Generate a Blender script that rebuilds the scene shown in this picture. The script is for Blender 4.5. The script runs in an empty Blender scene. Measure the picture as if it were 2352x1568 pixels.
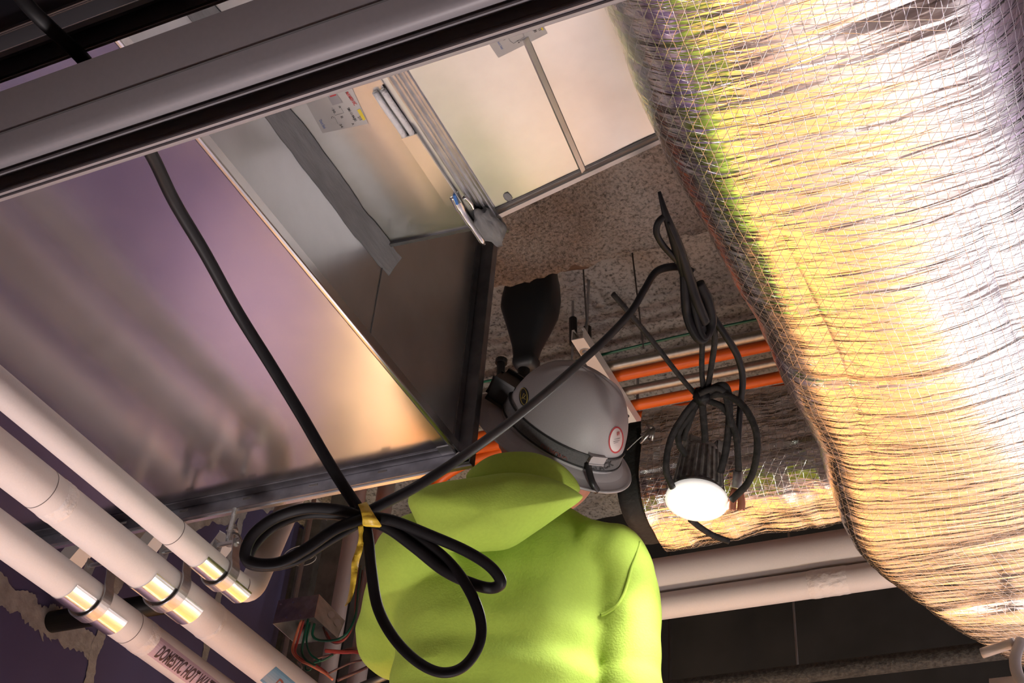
import bpy, bmesh, math, random
from mathutils import Vector as V, Matrix, noise
from mathutils.bvhtree import BVHTree
random.seed(7)
SC = bpy.context.scene
COL = SC.collection
# ------------------------------------------------------------------ camera
FPX, CX, CY = 3053.0, 1176.0, 784.0
CAM = V((0, 0, 1.55))
Xc = V((7630, 1756, 3053)).normalized()
Yc = V((1824, -2616, -3053)).normalized()
Zc = Xc.cross(Yc).normalized()
Xc = Yc.cross(Zc).normalized()
ROT = Matrix((Xc, Yc, Zc))
cd = bpy.data.cameras.new('camera'); cam = bpy.data.objects.new('camera', cd); COL.objects.link(cam)
cd.sensor_width = 36; cd.lens = 36 * FPX / 2352; cd.clip_start = 0.05
cam.matrix_world = Matrix.Translation(CAM) @ ROT.to_4x4()
SC.camera = cam
# ------------------------------------------------------------------ world, exposure, inferred and added lamps
SC.view_settings.view_transform = 'Standard'
SC.view_settings.look = 'None'
SC.view_settings.gamma = 1.0
SC.view_settings.use_curve_mapping = False
SC.view_settings.exposure = 0.0
w = bpy.data.worlds.new('site'); SC.world = w; w.use_nodes = True
w.node_tree.nodes['Background'].inputs[0].default_value = (.8, .72, .78, 1)
w.node_tree.nodes['Background'].inputs[1].default_value = 0.02

def area(name, loc, target, size, power, color, spread=180):
    l = bpy.data.lights.new(name, 'AREA'); l.shape = 'DISK'; l.size = size; l.energy = power; l.color = color
    l.spread = math.radians(spread)
    o = bpy.data.objects.new(name, l); COL.objects.link(o); o.location = loc
    o.rotation_euler = (V(target) - V(loc)).to_track_quat('-Z', 'Y').to_euler()
    return o
# unseen lamps; sleeve and pipe ones inferred from shading, the rest added
area('orange_fill_light', (-2.1, 2.9, .7), (-2.4, 4.2, 1.1), .35, 75, (1, .66, .28), 150)  # added to make the orange board glow in the duct underside
area('back_fill_light', (-.75, 2.75, .7), (-.8, 4.2, 1.3), .35, 20, (1, .68, .34), 150)  # added; warms the back boards mirrored by the foil
area('white_fill_light', (.9, 2.9, .7), (.7, 4.2, 1.3), .35, 60, (1, .96, .98), 140)  # added; whitens the board mirrored at the foil's right
area('right_wall_fill_light', (1.7, 2.3, .6), (2.9, 3.0, .6), .4, 26, (1, .97, .98), 140)  # added; brightens the right wall for the foil to mirror
area('floor_fill_light', (-.1, 3.3, 1.5), (-.4, 3.6, 0), .35, 24, (1, .96, .95), 110)  # added; brightens the floor for pale streaks in the foil
area('sleeve_flood_light', (.55, 1.5, .9), (-.75, 2.15, 2.4), .25, 3, (1, .95, .86), 50)
area('drywall_fill_light', (-1.3, 1.3, .45), (-3.0, 2.2, .45), .5, 17, (1, .76, .66), 105)  # added; lights the lower purple wall mirrored by the main duct
area('corner_fill_light', (-2.0, 3.2, .55), (-3.0, 3.65, 1.0), .4, 20, (1, .68, .60), 110)  # added; pink light on the wall corner for the duct's reflection
area('pipe_flood_light', (-2.0, .85, .8), (-1.75, 1.5, 2.8), .5, 6, (1, .86, .83), 70)
area('rail_fill_light', (-.5, 1.35, .7), (-.55, .6, 2.35), .3, 4, (1, .9, .9), 60)  # added; brightens the lips of the wide channel

# ------------------------------------------------------------------ pixel helpers (photo pixel -> point in the room)
def ray(px, py): return (ROT @ V((px - CX, -(py - CY), -FPX))).normalized()
def at(px, py, x=None, y=None, z=None, d=None):
    r = ray(px, py)
    t = d if d is not None else ((x - CAM.x) / r.x if x is not None else ((y - CAM.y) / r.y if y is not None else (z - CAM.z) / r.z))
    return CAM + r * t

# ------------------------------------------------------------------ materials
def mat(name, col, rough=.5, *a_, **k_):
    det = k_.pop('det', None)
    m = mat0(name, col, rough, *a_, **k_)
    if det:
        n = [q for q in m.node_tree.nodes if q.type == 'TEX_NOISE'][0]; n.inputs['Detail'].default_value = 10; n.inputs['Roughness'].default_value = det
    return m
def mat0(name, col, rough=.5, metal=0., noise_scale=0, noise_amt=0, bump=0, bump_scale=40, stretch=(1, 1, 1), rough_var=0, emit=None, col2=None, spec=None, c_lo=.35, c_hi=.65):
    m = bpy.data.materials.new(name); m.use_nodes = True
    nt = m.node_tree; b = nt.nodes['Principled BSDF']
    b.inputs['Base Color'].default_value = (*col, 1); b.inputs['Roughness'].default_value = rough; b.inputs['Metallic'].default_value = metal
    if spec is not None: b.inputs['Specular IOR Level'].default_value = spec
    N = nt.nodes.new; L = nt.links.new
    tc = N('ShaderNodeTexCoord'); mp = N('ShaderNodeMapping'); mp.inputs['Scale'].default_value = stretch
    L(tc.outputs['Object'], mp.inputs['Vector'])
    if noise_scale:
        n = N('ShaderNodeTexNoise'); n.inputs['Scale'].default_value = noise_scale; n.inputs['Detail'].default_value = 5
        L(mp.outputs[0], n.inputs['Vector'])
        r = N('ShaderNodeValToRGB'); r.color_ramp.elements[0].position = c_lo; r.color_ramp.elements[1].position = c_hi
        c2 = col2 or tuple(c * (1 - noise_amt) for c in col)
        r.color_ramp.elements[0].color = (*c2, 1); r.color_ramp.elements[1].color = (*col, 1)
        L(n.outputs['Fac'], r.inputs[0]); L(r.outputs[0], b.inputs['Base Color'])
        if rough_var:
            mr = N('ShaderNodeMapRange'); mr.inputs['To Min'].default_value = rough - rough_var; mr.inputs['To Max'].default_value = rough + rough_var
            L(n.outputs['Fac'], mr.inputs['Value']); L(mr.outputs[0], b.inputs['Roughness'])
    if bump:
        n2 = N('ShaderNodeTexNoise'); n2.inputs['Scale'].default_value = bump_scale; n2.inputs['Detail'].default_value = 4
        L(mp.outputs[0], n2.inputs['Vector'])
        bp = N('ShaderNodeBump'); bp.inputs['Strength'].default_value = bump; bp.inputs['Distance'].default_value = .01
        L(n2.outputs['Fac'], bp.inputs['Height']); L(bp.outputs[0], b.inputs['Normal'])
    if emit:
        b.inputs['Emission Color'].default_value = (*emit[:3], 1); b.inputs['Emission Strength'].default_value = emit[3]
    return m
M = {}
M['steel'] = mat('galvanised sheet', (.66, .66, .68), .2, 1, noise_scale=6, noise_amt=.06, bump=.012, bump_scale=3, rough_var=.05)
M['steel_dull'] = mat('dull galvanised sheet', (.66, .67, .67), .33, 1, noise_scale=14, noise_amt=.08, bump=.02, bump_scale=5, rough_var=.05)
M['flange'] = mat('flange steel', (.34, .34, .37), .38, 1, noise_scale=30, noise_amt=.25, bump=.03, bump_scale=60)
M['bright'] = mat('bright cut steel', (.8, .79, .77), .22, 1)
M['saddle'] = mat('bright saddle steel', (.82, .8, .78), .2, 1, bump=.02, bump_scale=90, stretch=(1, .1, 1))
M['zinc'] = mat('zinc plated strap', (.58, .585, .6), .36, 1, noise_scale=60, noise_amt=.12)
M['mastic'] = mat('grey duct sealer', (.24, .245, .25), .5, 0, noise_scale=60, noise_amt=.2, bump=.25, bump_scale=120, stretch=(1, .25, 1))
M['caulk'] = mat('white sealant', (.75, .76, .78), .4, 0, bump=.4, bump_scale=150)
M['paper'] = mat('label paper', (.47, .46, .45), .55)
M['gray_ink'] = mat('grey print', (.32, .31, .32), .6)
M['red_ink'] = mat('red print', (.5, .05, .06), .6)
M['black_ink'] = mat('black print', (.03, .03, .035), .6)
M['blue_ink'] = mat('blue print', (.12, .2, .5), .6)
M['yellow_ink'] = mat('yellow marker', (.72, .58, .05), .6)
M['deck'] = mat('fireproofed deck', (.26, .255, .245), .95, 0, noise_scale=75, col2=(.045, .042, .04), bump=.9, bump_scale=70, c_lo=.34, c_hi=.52, det=.68)
M['fireproof'] = mat('sprayed fireproofing', (.27, .25, .235), .97, 0, noise_scale=125, col2=(.05, .045, .04), bump=1., bump_scale=110, c_lo=.33, c_hi=.54, det=.7)
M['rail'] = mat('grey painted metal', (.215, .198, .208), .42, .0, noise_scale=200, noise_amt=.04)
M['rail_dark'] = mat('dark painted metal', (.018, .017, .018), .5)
M['groove'] = mat('groove shadow gap', (.11, .105, .105), .6)
M['cord'] = mat('black rubber cord', (.011, .010, .011), .5, spec=.2, noise_scale=40, noise_amt=.3)
M['cord_dusty'] = mat('dusty black cord', (.028, .025, .024), .65, spec=.2, noise_scale=70, noise_amt=.6, bump=.2, bump_scale=200)
M['tape'] = mat('yellow barricade tape', (.80, .56, .05), .42, bump=.2, bump_scale=60)
M['jacket'] = mat('white pipe jacket', (.66, .61, .60), .55, 0, noise_scale=300, noise_amt=.03, bump=.05, bump_scale=200)
M['jacket_seam'] = mat('dark seam line', (.12, .10, .10), .7)  # dark joint lines in the pipe jacket
M['jacket_tape'] = mat('wrinkled white tape', (.70, .65, .64), .4, 0, bump=.8, bump_scale=35)
M['orange'] = mat('orange plastic conduit', (.68, .115, .012), .4, bump=.05, bump_scale=200)
M['orange_dark'] = mat('dark orange pipe', (.55, .09, .02), .45)
M['emt'] = mat('galvanised tube', (.46, .43, .38), .48, 1, noise_scale=80, noise_amt=.15)
M['strut'] = mat('white strut', (.72, .71, .68), .4, .2)
M['drywall'] = mat('purple drywall', (.078, .07, .175), .85, noise_scale=3, noise_amt=.1)
M['mud'] = mat('joint compound', (.34, .34, .36), .9, noise_scale=25, noise_amt=.3, bump=.3, bump_scale=60)
M['dark_wall'] = mat('dark upper wall', (.018, .017, .018), .9, noise_scale=5, noise_amt=.5)  # near-black colour stands in for the unlit upper wall
M['orange_board'] = mat('orange reflection board', (.80, .40, .085), .6, noise_scale=4, col2=(.80, .27, .06), stretch=(1, 1, 4))  # orange tone and pale patches made up for reflections in ducts and foil
cr_ = [n for n in M['orange_board'].node_tree.nodes if n.type == 'VALTORGB'][0].color_ramp
e_ = cr_.elements.new(.66); e_.color = (.88, .68, .60, 1); cr_.elements[1].position = .5; cr_.elements[0].position = .36
M['floor'] = mat('dusty floor protection board', (.54, .49, .47), .7, noise_scale=2.5, col2=(.46, .38, .36))
M['plain_wall'] = mat('grey primed wall', (.7, .68, .69), .9)
M['iron'] = mat('black iron pipe', (.012, .012, .013), .45, .3)
M['rough_iron'] = mat('rough black pipe', (.05, .045, .04), .8, noise_scale=90, noise_amt=.7, bump=.6, bump_scale=90)
M['stud'] = mat('dull stud steel', (.22, .215, .205), .5, .8, noise_scale=20, noise_amt=.3)
M['box'] = mat('galvanised box steel', (.62, .60, .58), .32, 1, noise_scale=25, noise_amt=.3, rough_var=.08)
M['wire_red'] = mat('red wire', (.40, .06, .05), .35)
M['wire_orange'] = mat('orange wire', (.75, .22, .12), .35)
M['wire_green'] = mat('green wire', (.008, .09, .05), .35)
M['wire_grey'] = mat('grey wire', (.3, .29, .28), .4)
M['wire_brown'] = mat('brown wire', (.13, .06, .055), .4)
M['rod'] = mat('threaded rod steel', (.45, .45, .46), .4, 1, bump=.6, bump_scale=400)
M['thin_wire'] = mat('thin dark wire', (.05, .045, .04), .6)
M['hivis'] = mat('lime fleece', (.38, .52, .068), .85, noise_scale=160, noise_amt=.06, bump=.12, bump_scale=260)
M['skin'] = mat('skin', (.62, .33, .24), .5, noise_scale=60, noise_amt=.1)
M['hat'] = mat('grey hard hat shell', (.40, .38, .39), .48, 0, noise_scale=400, noise_amt=.05)
M['strap'] = mat('grey elastic strap', (.12, .116, .118), .75, noise_scale=300, noise_amt=.2)
M['black'] = mat('black plastic', (.014, .014, .015), .42)
M['tool'] = mat('black tool body', (.010, .010, .011), .5)
M['tool_red'] = mat('dark red tool part', (.09, .015, .015), .5)
M['tool_brown'] = mat('brown handle', (.06, .035, .025), .5)
M['white_print'] = mat('white sticker', (.78, .72, .72), .45)
M['gold'] = mat('gold print', (.38, .28, .06), .45)
M['lamp_body'] = mat('dusty black lamp casting', (.20, .19, .18), .6, .1, noise_scale=60, noise_amt=.6)
M['lens'] = mat('lit lamp lens', (1, 1, 1), .3, emit=(1, .97, .92, 40))
M['bezel'] = mat('frosted lamp rim', (.9, .88, .85), .35, emit=(1, .96, .9, .45))
M['denim'] = mat('dark trousers', (.03, .035, .06), .9)
M['label_lilac'] = mat('lilac pipe marker', (.45, .33, .42), .45)
M['label_blue'] = mat('blue pipe marker', (.08, .22, .36), .4)
M['copper'] = mat('copper wire ends', (.5, .2, .12), .35, .6)
M['hook'] = mat('galvanised steel wire', (.55, .55, .53), .35, 1)
M['liner'] = mat('black duct liner', (.02, .022, .02), .75, noise_scale=60, noise_amt=.3, bump=.3, bump_scale=100)

def foil_material():
    m = bpy.data.materials.new('foil scrim wrap'); m.use_nodes = True
    nt = m.node_tree; b = nt.nodes['Principled BSDF']; N = nt.nodes.new; L = nt.links.new
    b.inputs['Base Color'].default_value = (.88, .87, .88, 1); b.inputs['Metallic'].default_value = 1; b.inputs['Roughness'].default_value = .17
    uv = N('ShaderNodeUVMap'); uv.uv_map = 'UVMap'
    sx = N('ShaderNodeSeparateXYZ'); L(uv.outputs[0], sx.inputs[0])
    def math_(op, a, b_=None, c=None):
        n = N('ShaderNodeMath'); n.operation = op
        for i, q in enumerate((a, b_, c)):
            if q is None: continue
            if isinstance(q, (int, float)): n.inputs[i].default_value = q
            else: L(q, n.inputs[i])
        return n.outputs[0]
    jit = N('ShaderNodeTexNoise'); jit.inputs['Scale'].default_value = 18; L(uv.outputs[0], jit.inputs['Vector'])
    j = math_('MULTIPLY', jit.outputs['Fac'], .006)
    def line(expr, period, width):
        q = math_('ADD', expr, j)
        p = math_('PINGPONG', q, period / 2)
        mr = N('ShaderNodeMapRange'); mr.inputs['From Min'].default_value = 0; mr.inputs['From Max'].default_value = width
        mr.inputs['To Min'].default_value = 1; mr.inputs['To Max'].default_value = 0
        L(p, mr.inputs['Value']); return mr.outputs[0]
    u, v = sx.outputs['X'], sx.outputs['Y']
    a = line(u, .0165, .0006)
    d1 = line(math_('ADD', math_('MULTIPLY', u, .82), math_('MULTIPLY', v, .57)), .0165, .0005)
    d2 = line(math_('SUBTRACT', math_('MULTIPLY', u, .35), math_('MULTIPLY', v, .94)), .0165, .0005)
    scrim = math_('MAXIMUM', math_('MAXIMUM', a, d1), d2)
    # wrinkles that run round the duct
    mp = N('ShaderNodeMapping'); mp.inputs['Scale'].default_value = (7, 62, 1); mp.inputs['Rotation'].default_value = (0, 0, .10); L(uv.outputs[0], mp.inputs['Vector'])
    wn = N('ShaderNodeTexNoise'); wn.inputs['Scale'].default_value = 1; wn.inputs['Detail'].default_value = 2; wn.inputs['Roughness'].default_value = .55; wn.inputs['Distortion'].default_value = .6
    L(mp.outputs[0], wn.inputs['Vector'])
    fine = N('ShaderNodeTexNoise'); fine.inputs['Scale'].default_value = 140; fine.inputs['Detail'].default_value = 3; L(uv.outputs[0], fine.inputs['Vector'])
    h = math_('ADD', math_('MULTIPLY', wn.outputs['Fac'], 1.0), math_('ADD', math_('MULTIPLY', scrim, .05), math_('MULTIPLY', fine.outputs['Fac'], .03)))
    bp = N('ShaderNodeBump'); bp.inputs['Strength'].default_value = .8; bp.inputs['Distance'].default_value = .0055
    L(h, bp.inputs['Height']); L(bp.outputs[0], b.inputs['Normal'])
    mr = N('ShaderNodeMapRange'); mr.inputs['To Min'].default_value = .17; mr.inputs['To Max'].default_value = .4
    L(scrim, mr.inputs['Value']); L(mr.outputs[0], b.inputs['Roughness'])
    return m
M['foil'] = foil_material()

# ------------------------------------------------------------------ object helpers
def empty(name, loc, label=None, cat=None, group=None):
    o = bpy.data.objects.new(name, None); COL.objects.link(o); o.location = loc; o.empty_display_size = .05
    tag(o, label, cat, group); return o
def tag(o, label=None, cat=None, group=None, kind=None):
    if label: o['label'] = label
    if cat: o['category'] = cat
    if group: o['group'] = group
    if kind: o['kind'] = kind
    return o
def obj(name, bm, m, parent=None, smooth=False, origin=None, **tags):
    bmesh.ops.recalc_face_normals(bm, faces=bm.faces)
    if origin is None and parent is None and len(bm.verts):
        c = V((0, 0, 0))
        for v_ in bm.verts: c += v_.co
        origin = c / len(bm.verts)
    if origin is not None: bmesh.ops.translate(bm, vec=-V(origin), verts=bm.verts)
    me = bpy.data.meshes.new(name); bm.to_mesh(me); bm.free()
    o = bpy.data.objects.new(name, me); COL.objects.link(o)
    for k in (m if isinstance(m, (list, tuple)) else [m]): me.materials.append(k)
    if smooth:
        for p in me.polygons: p.use_smooth = True
    if origin is not None: o.location = origin
    if parent is not None: setpar(o, parent)
    tag(o, **tags); return o
def setpar(o, p):
    o.parent = p
    o.matrix_parent_inverse = Matrix.Translation(-absloc(p))
def absloc(o):
    # every object here is only translated; a child keeps world coordinates through its parent inverse
    return V(o.location)
def nb(): return bmesh.new()
def box(bm, lo, hi, bev=0):
    r = bmesh.ops.create_cube(bm, size=1)
    lo, hi = V(lo), V(hi)
    for v in r['verts']:
        v.co = V([(lo[i] + hi[i]) / 2 + v.co[i] * (hi[i] - lo[i]) for i in range(3)])
    if bev:
        es = list({e for v in r['verts'] for e in v.link_edges})
        bmesh.ops.bevel(bm, geom=es, offset=bev, segments=2, affect='EDGES')
    return bm
def obox(bm, c, ax, half, bev=0):
    r = bmesh.ops.create_cube(bm, size=2)
    for v in r['verts']:
        k = v.co.copy(); v.co = V(c) + sum((V(ax[i]) * k[i] * half[i] for i in range(3)), V((0, 0, 0)))
    if bev:
        es = list({e for v in r['verts'] for e in v.link_edges})
        bmesh.ops.bevel(bm, geom=es, offset=bev, segments=2, affect='EDGES')
    return bm
def smooth_path(pts, n=8):
    """Catmull-Rom through the points"""
    P = [V(p) for p in pts]
    if len(P) < 3: return P
    Q = [P[0] * 2 - P[1]] + P + [P[-1] * 2 - P[-2]]
    out = []
    for i in range(1, len(Q) - 2):
        p0, p1, p2, p3 = Q[i - 1:i + 3]
        for k in range(n):
            t = k / n
            out.append(.5 * ((2 * p1) + (p2 - p0) * t + (2 * p0 - 5 * p1 + 4 * p2 - p3) * t * t + (3 * p1 - p0 - 3 * p2 + p3) * t ** 3))
    out.append(P[-1]); return out
def tube(bm, pts, r, seg=12, flat=0., caps=True, up=None):
    P = [V(p) for p in pts]; n = len(P)
    rad = r if isinstance(r, (list, tuple)) else [r] * n
    T = []
    for i in range(n):
        t = (P[min(i + 1, n - 1)] - P[max(i - 1, 0)]); T.append(t.normalized() if t.length > 1e-9 else V((0, 0, 1)))
    nrm = V(up) if up is not None else T[0].orthogonal()
    rings = []
    for i in range(n):
        nrm = (nrm - T[i] * nrm.dot(T[i]))
        nrm = nrm.normalized() if nrm.length > 1e-6 else T[i].orthogonal().normalized()
        b = T[i].cross(nrm)
        ring = []
        for k in range(seg):
            a = 2 * math.pi * k / seg
            q = 1 - flat + flat * math.cos(2 * a)
            ring.append(bm.verts.new(P[i] + (nrm * math.cos(a) + b * math.sin(a)) * rad[i] * q))
        rings.append(ring)
    for i in range(n - 1):
        for k in range(seg):
            bm.faces.new((rings[i][k], rings[i][(k + 1) % seg], rings[i + 1][(k + 1) % seg], rings[i + 1][k]))
    if caps:
        bm.faces.new(rings[0][::-1]); bm.faces.new(rings[-1])
    return bm
def loft(bm, rings, closed=True, cap=True):
    vs = [[bm.verts.new(p) for p in r] for r in rings]; n = len(vs[0])
    for i in range(len(vs) - 1):
        for k in range(n if closed else n - 1):
            bm.faces.new((vs[i][k], vs[i][(k + 1) % n], vs[i + 1][(k + 1) % n], vs[i + 1][k]))
    if cap and closed: bm.faces.new(vs[0][::-1]); bm.faces.new(vs[-1])
    return vs
def prism(bm, prof, x0, x1):
    """profile of (y,z) extruded along X"""
    return loft(bm, [[V((x, y, z)) for y, z in prof] for x in (x0, x1)])
def cyl(bm, a, b, r, seg=16, r2=None): return tube(bm, [a, b], [r, r if r2 is None else r2], seg)
def bvh(o):
    me = o.data; L = V(o.location) if o.parent is None else V((0, 0, 0))
    return BVHTree.FromPolygons([v.co + L for v in me.vertices], [tuple(p.vertices) for p in me.polygons])
def hit(tree, px, py):
    h = tree.ray_cast(CAM, ray(px, py)); return h[0]
def hit_near(tree, px, py, R=60):
    for r in range(0, R, 4):
        for k in range(12):
            h = hit(tree, px + r * math.cos(k * math.pi / 6), py + r * math.sin(k * math.pi / 6))
            if h: return h
    return None
def decal(name, tree, quad, m, parent, lift=.0012, nu=8, nv=8, ell=False, **tags):
    """a thin sheet stuck on a surface; quad = four photo corners"""
    bm = nb(); q = [V((*p, 0)) for p in quad]
    def P(u, v):
        p = (q[0] * (1 - u) + q[1] * u) * (1 - v) + (q[3] * (1 - u) + q[2] * u) * v
        h = hit(tree, p.x, p.y)
        return None if h is None else h + (CAM - h).normalized() * lift
    if ell:
        c = P(.5, .5)
        if c is None: return obj(name, bm, m, parent, **tags)
        vc = bm.verts.new(c); rings = []
        for s in (.5, .93, 1):
            rings.append([bm.verts.new(P(.5 + .5 * s * math.cos(2 * math.pi * k / 32), .5 + .5 * s * math.sin(2 * math.pi * k / 32)) or c) for k in range(32)])
        for k in range(32):
            bm.faces.new((vc, rings[0][k], rings[0][(k + 1) % 32]))
            for i in (0, 1): bm.faces.new((rings[i][k], rings[i + 1][k], rings[i + 1][(k + 1) % 32], rings[i][(k + 1) % 32]))
    else:
        g = [[P(i / nu, j / nv) for i in range(nu + 1)] for j in range(nv + 1)]
        vs = [[bm.verts.new(p) if p else None for p in row] for row in g]
        for j in range(nv):
            for i in range(nu):
                f = [vs[j][i], vs[j][i + 1], vs[j + 1][i + 1], vs[j + 1][i]]
                if all(f): bm.faces.new(f)
    for v in list(bm.verts):
        if not v.link_faces: bm.verts.remove(v)
    return obj(name, bm, m, parent, **tags)
_fonts = {}
def text_mesh(s, bold=0.0):
    c = bpy.data.curves.new('t', 'FONT'); c.body = s; c.size = 1; c.offset = bold; c.resolution_u = 3
    o = bpy.data.objects.new('t', c); COL.objects.link(o)
    dg = bpy.context.evaluated_depsgraph_get(); dg.update()
    me = bpy.data.meshes.new_from_object(o.evaluated_get(dg))
    bpy.data.objects.remove(o); bpy.data.curves.remove(c); return me
def writing(name, tree, s, p0, p1, up, m, parent, lift=.002, bold=.0, sub=True):
    """letters lying on a surface: baseline runs p0->p1 in the photo, cap height vector `up`"""
    me = text_mesh(s, bold); bm = nb(); bm.from_mesh(me); bpy.data.meshes.remove(me)
    xs = [v.co.x for v in bm.verts]; x0, x1 = min(xs), max(xs)
    if sub:
        bmesh.ops.triangulate(bm, faces=bm.faces)
        bmesh.ops.subdivide_edges(bm, edges=[e for e in bm.edges if e.calc_length() > .25], cuts=2)
    for v in list(bm.verts):
        u = (v.co.x - x0) / (x1 - x0); t = v.co.y / .73
        px = p0[0] + (p1[0] - p0[0]) * u + up[0] * t; py = p0[1] + (p1[1] - p0[1]) * u + up[1] * t
        h = hit(tree, px, py)
        if h is None: bm.verts.remove(v)
        else: v.co = h + (CAM - h).normalized() * lift
    return obj(name, bm, m, parent)
def fbm(p, o=4): return noise.fractal(p, 1.0, 2.0, o)
def pxpath(lst, d=None, n=8):
    """[(px,py,depth)] -> smooth world path"""
    return smooth_path([at(p[0], p[1], d=p[2] if len(p) > 2 else d) for p in lst], n)

# ================================================================== STRUCTURE
XL, XR, YB, YF, ZC = -3.0, 3.0, 4.3, -3.0, 4.4
def struct(name, bm, m, **k): return obj(name, bm, m, kind='structure', **k)
struct('floor', box(nb(), (XL - .1, YF - .1, -.1), (XR + .1, YB + .1, 0)), M['floor'])
# ceiling deck with sprayed fireproofing: lumpy underside
bm = nb(); nx, ny = 150, 110
vs = []
for j in range(ny + 1):
    row = []
    for i in range(nx + 1):
        x = XL + (XR - XL) * i / nx; y = 1.9 + (YB - 1.9) * j / ny
        row.append(bm.verts.new((x, y, ZC - .02 + .018 * fbm(V((x * 5, y * 5, 0))) + .012 * noise.noise(V((x * 40, y * 40, 3))))))
    vs.append(row)
for j in range(ny):
    for i in range(nx): bm.faces.new((vs[j][i], vs[j][i + 1], vs[j + 1][i + 1], vs[j + 1][i]))
box(bm, (XL - .1, YF - .1, ZC + .02), (XR + .1, YB + .1, ZC + .15))
box(bm, (XL - .1, YF - .1, ZC - .02), (XR + .1, 1.9, ZC + .02))
struct('ceiling', bm, M['deck'], smooth=True)
# beam under the deck, coated
bm = nb(); prof = []
NB = 560
sec = [(1.70, 4.4), (1.70, 3.72)] + [(1.70 + .47 * k / 22, 3.70) for k in range(23)] + [(2.17, 3.76), (2.06, 3.80), (2.0, 3.9), (1.98, 4.4)]
rings = []
for i in range(NB + 1):
    x = -2.99 + 5.98 * i / NB; ring = []
    for k, (y, z) in enumerate(sec):
        p = V((x, y, z))
        dy = .022 * fbm(V((x * 9, y * 4, z * 4))) + .012 * noise.noise(V((x * 45, y * 45, z * 30)))
        dz = .010 * fbm(V((x * 8, y * 8, 9))) + .008 * noise.noise(V((x * 55, y * 55, 5)))
        ring.append(V((x, y + (dy if k > 18 else dy * .3), z + (dz if z < 4.3 else 0))))
    rings.append(ring)
loft(bm, rings); struct('ceiling_beam', bm, M['fireproof'], smooth=True)
struct('wall_left', box(nb(), (XL - .12, YF, 0), (XL, YB, ZC)), M['drywall'])
struct('wall_right', box(nb(), (XR, YF, 0), (XR + .12, YB, ZC)), mat('lilac primed wall', (.42, .35, .46), .9))
struct('wall_front', box(nb(), (XL, YF - .12, 0), (XR, YF, ZC)), M['plain_wall'])
bm = nb(); box(bm, (XL, YB, 0), (XR, YB + .12, ZC))
wb = struct('wall_back', bm, M['dark_wall'])
# unseen boards added so ducts and foil mirror orange, pink and white
bm = nb(); box(bm, (XL, YB - .02, 0), (.03, YB, 1.7)); struct('reflection_board_1', bm, M['orange_board'])
struct('reflection_board_3', box(nb(), (XL, YB - .02, 1.7), (.03, YB, 2.5)), mat('pale pink board', (.82, .56, .38), .8))  # pale band added to lighten the foil's far end by reflection
bm = nb(); box(bm, (.035, YB - .02, 0), (XR, YB, 2.5)); struct('reflection_board_2', bm, M['plain_wall'])  # pale board added for white reflections in the foil
# joint compound on the purple wall
wl = BVHTree.FromPolygons([V((XL, -3, 0)), V((XL, 6, 0)), V((XL, 6, 6)), V((XL, -3, 6))], [(0, 1, 2, 3)])
def smear(bm, pts, wid, sd, lift):
    path = [hit(wl, *p) for p in pts]; path = smooth_path(path, 30)
    n = len(path); a, b = [], []
    for i, p in enumerate(path):
        t = (path[min(i + 1, n - 1)] - path[max(i - 1, 0)]).normalized(); s = V((1, 0, 0)).cross(t)
        w1 = wid * (.9 + .7 * noise.noise(V((i * .06, sd, 0))) + .25 * noise.noise(V((i * .3, sd, 4)))); w2 = wid * (.9 + .7 * noise.noise(V((i * .07, sd + 9, 2))) + .25 * noise.noise(V((i * .33, sd, 8))))
        a.append(bm.verts.new(p + s * w1 + V((lift, 0, 0)))); b.append(bm.verts.new(p - s * w2 + V((lift, 0, 0))))
    for i in range(n - 1): bm.faces.new((a[i], a[i + 1], b[i + 1], b[i]))
bm = nb()
smear(bm, [(-30, 1345), (40, 1380), (90, 1420), (150, 1450), (215, 1490)], .045, 1, .003)
smear(bm, [(85, 1440), (110, 1425), (140, 1430)], .05, 4, .0035)
smear(bm, [(195, 1590), (222, 1480), (250, 1390), (285, 1290)], .022, 2, .004)
smear(bm, [(455, 1580), (470, 1500), (500, 1380), (540, 1240), (560, 1170)], .02, 3, .003)
smear(bm, [(250, 1262), (330, 1225), (450, 1185), (560, 1150), (640, 1120)], .06, 5, .0045)
tag(obj('joint_compound', bm, M['mud']), 'grey joint compound smears over the seams of the dark purple wall', 'joint compound', kind='structure')

# ================================================================== MAIN DUCT (galvanised, lower left)
ZA = 3.0; XA = -1.09; YA = 1.885
duct = empty('main_duct', (-1.8, .9, ZA), 'long galvanised rectangular duct with wide flat underside reflecting pink', 'duct')
bm = nb()
# bottom with a gentle oil-canned surface, plus sides and top
nx, ny = 40, 60; vs = []
for j in range(ny + 1):
    row = []
    for i in range(nx + 1):
        x = -2.6 + (XA + 2.6) * i / nx; y = -1.2 + (YA + 1.2) * j / ny
        e = min(1, min(x + 2.6, XA - x, YA - y) / .12); e = max(0, e)
        row.append(bm.verts.new((x, y, ZA + e * .003 * noise.noise(V((x * 1.7, y * 1.3, 0))))))
    vs.append(row)
for j in range(ny):
    for i in range(nx): bm.faces.new((vs[j][i], vs[j][i + 1], vs[j + 1][i + 1], vs[j + 1][i]))
body = obj('bottom_panel', bm, M['steel'], duct, smooth=True)
bm = nb(); box(bm, (XA - .0015, -1.2, ZA), (XA, YA, 3.57)); sidep = obj('side_panel', bm, M['steel_dull'], duct)
bm = nb(); box(bm, (-2.6, -1.2, 3.57), (XA, YA, 3.572)); box(bm, (-2.602, -1.2, ZA), (-2.6, YA, 3.57)); obj('top_panel', bm, M['steel'], duct)
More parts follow.
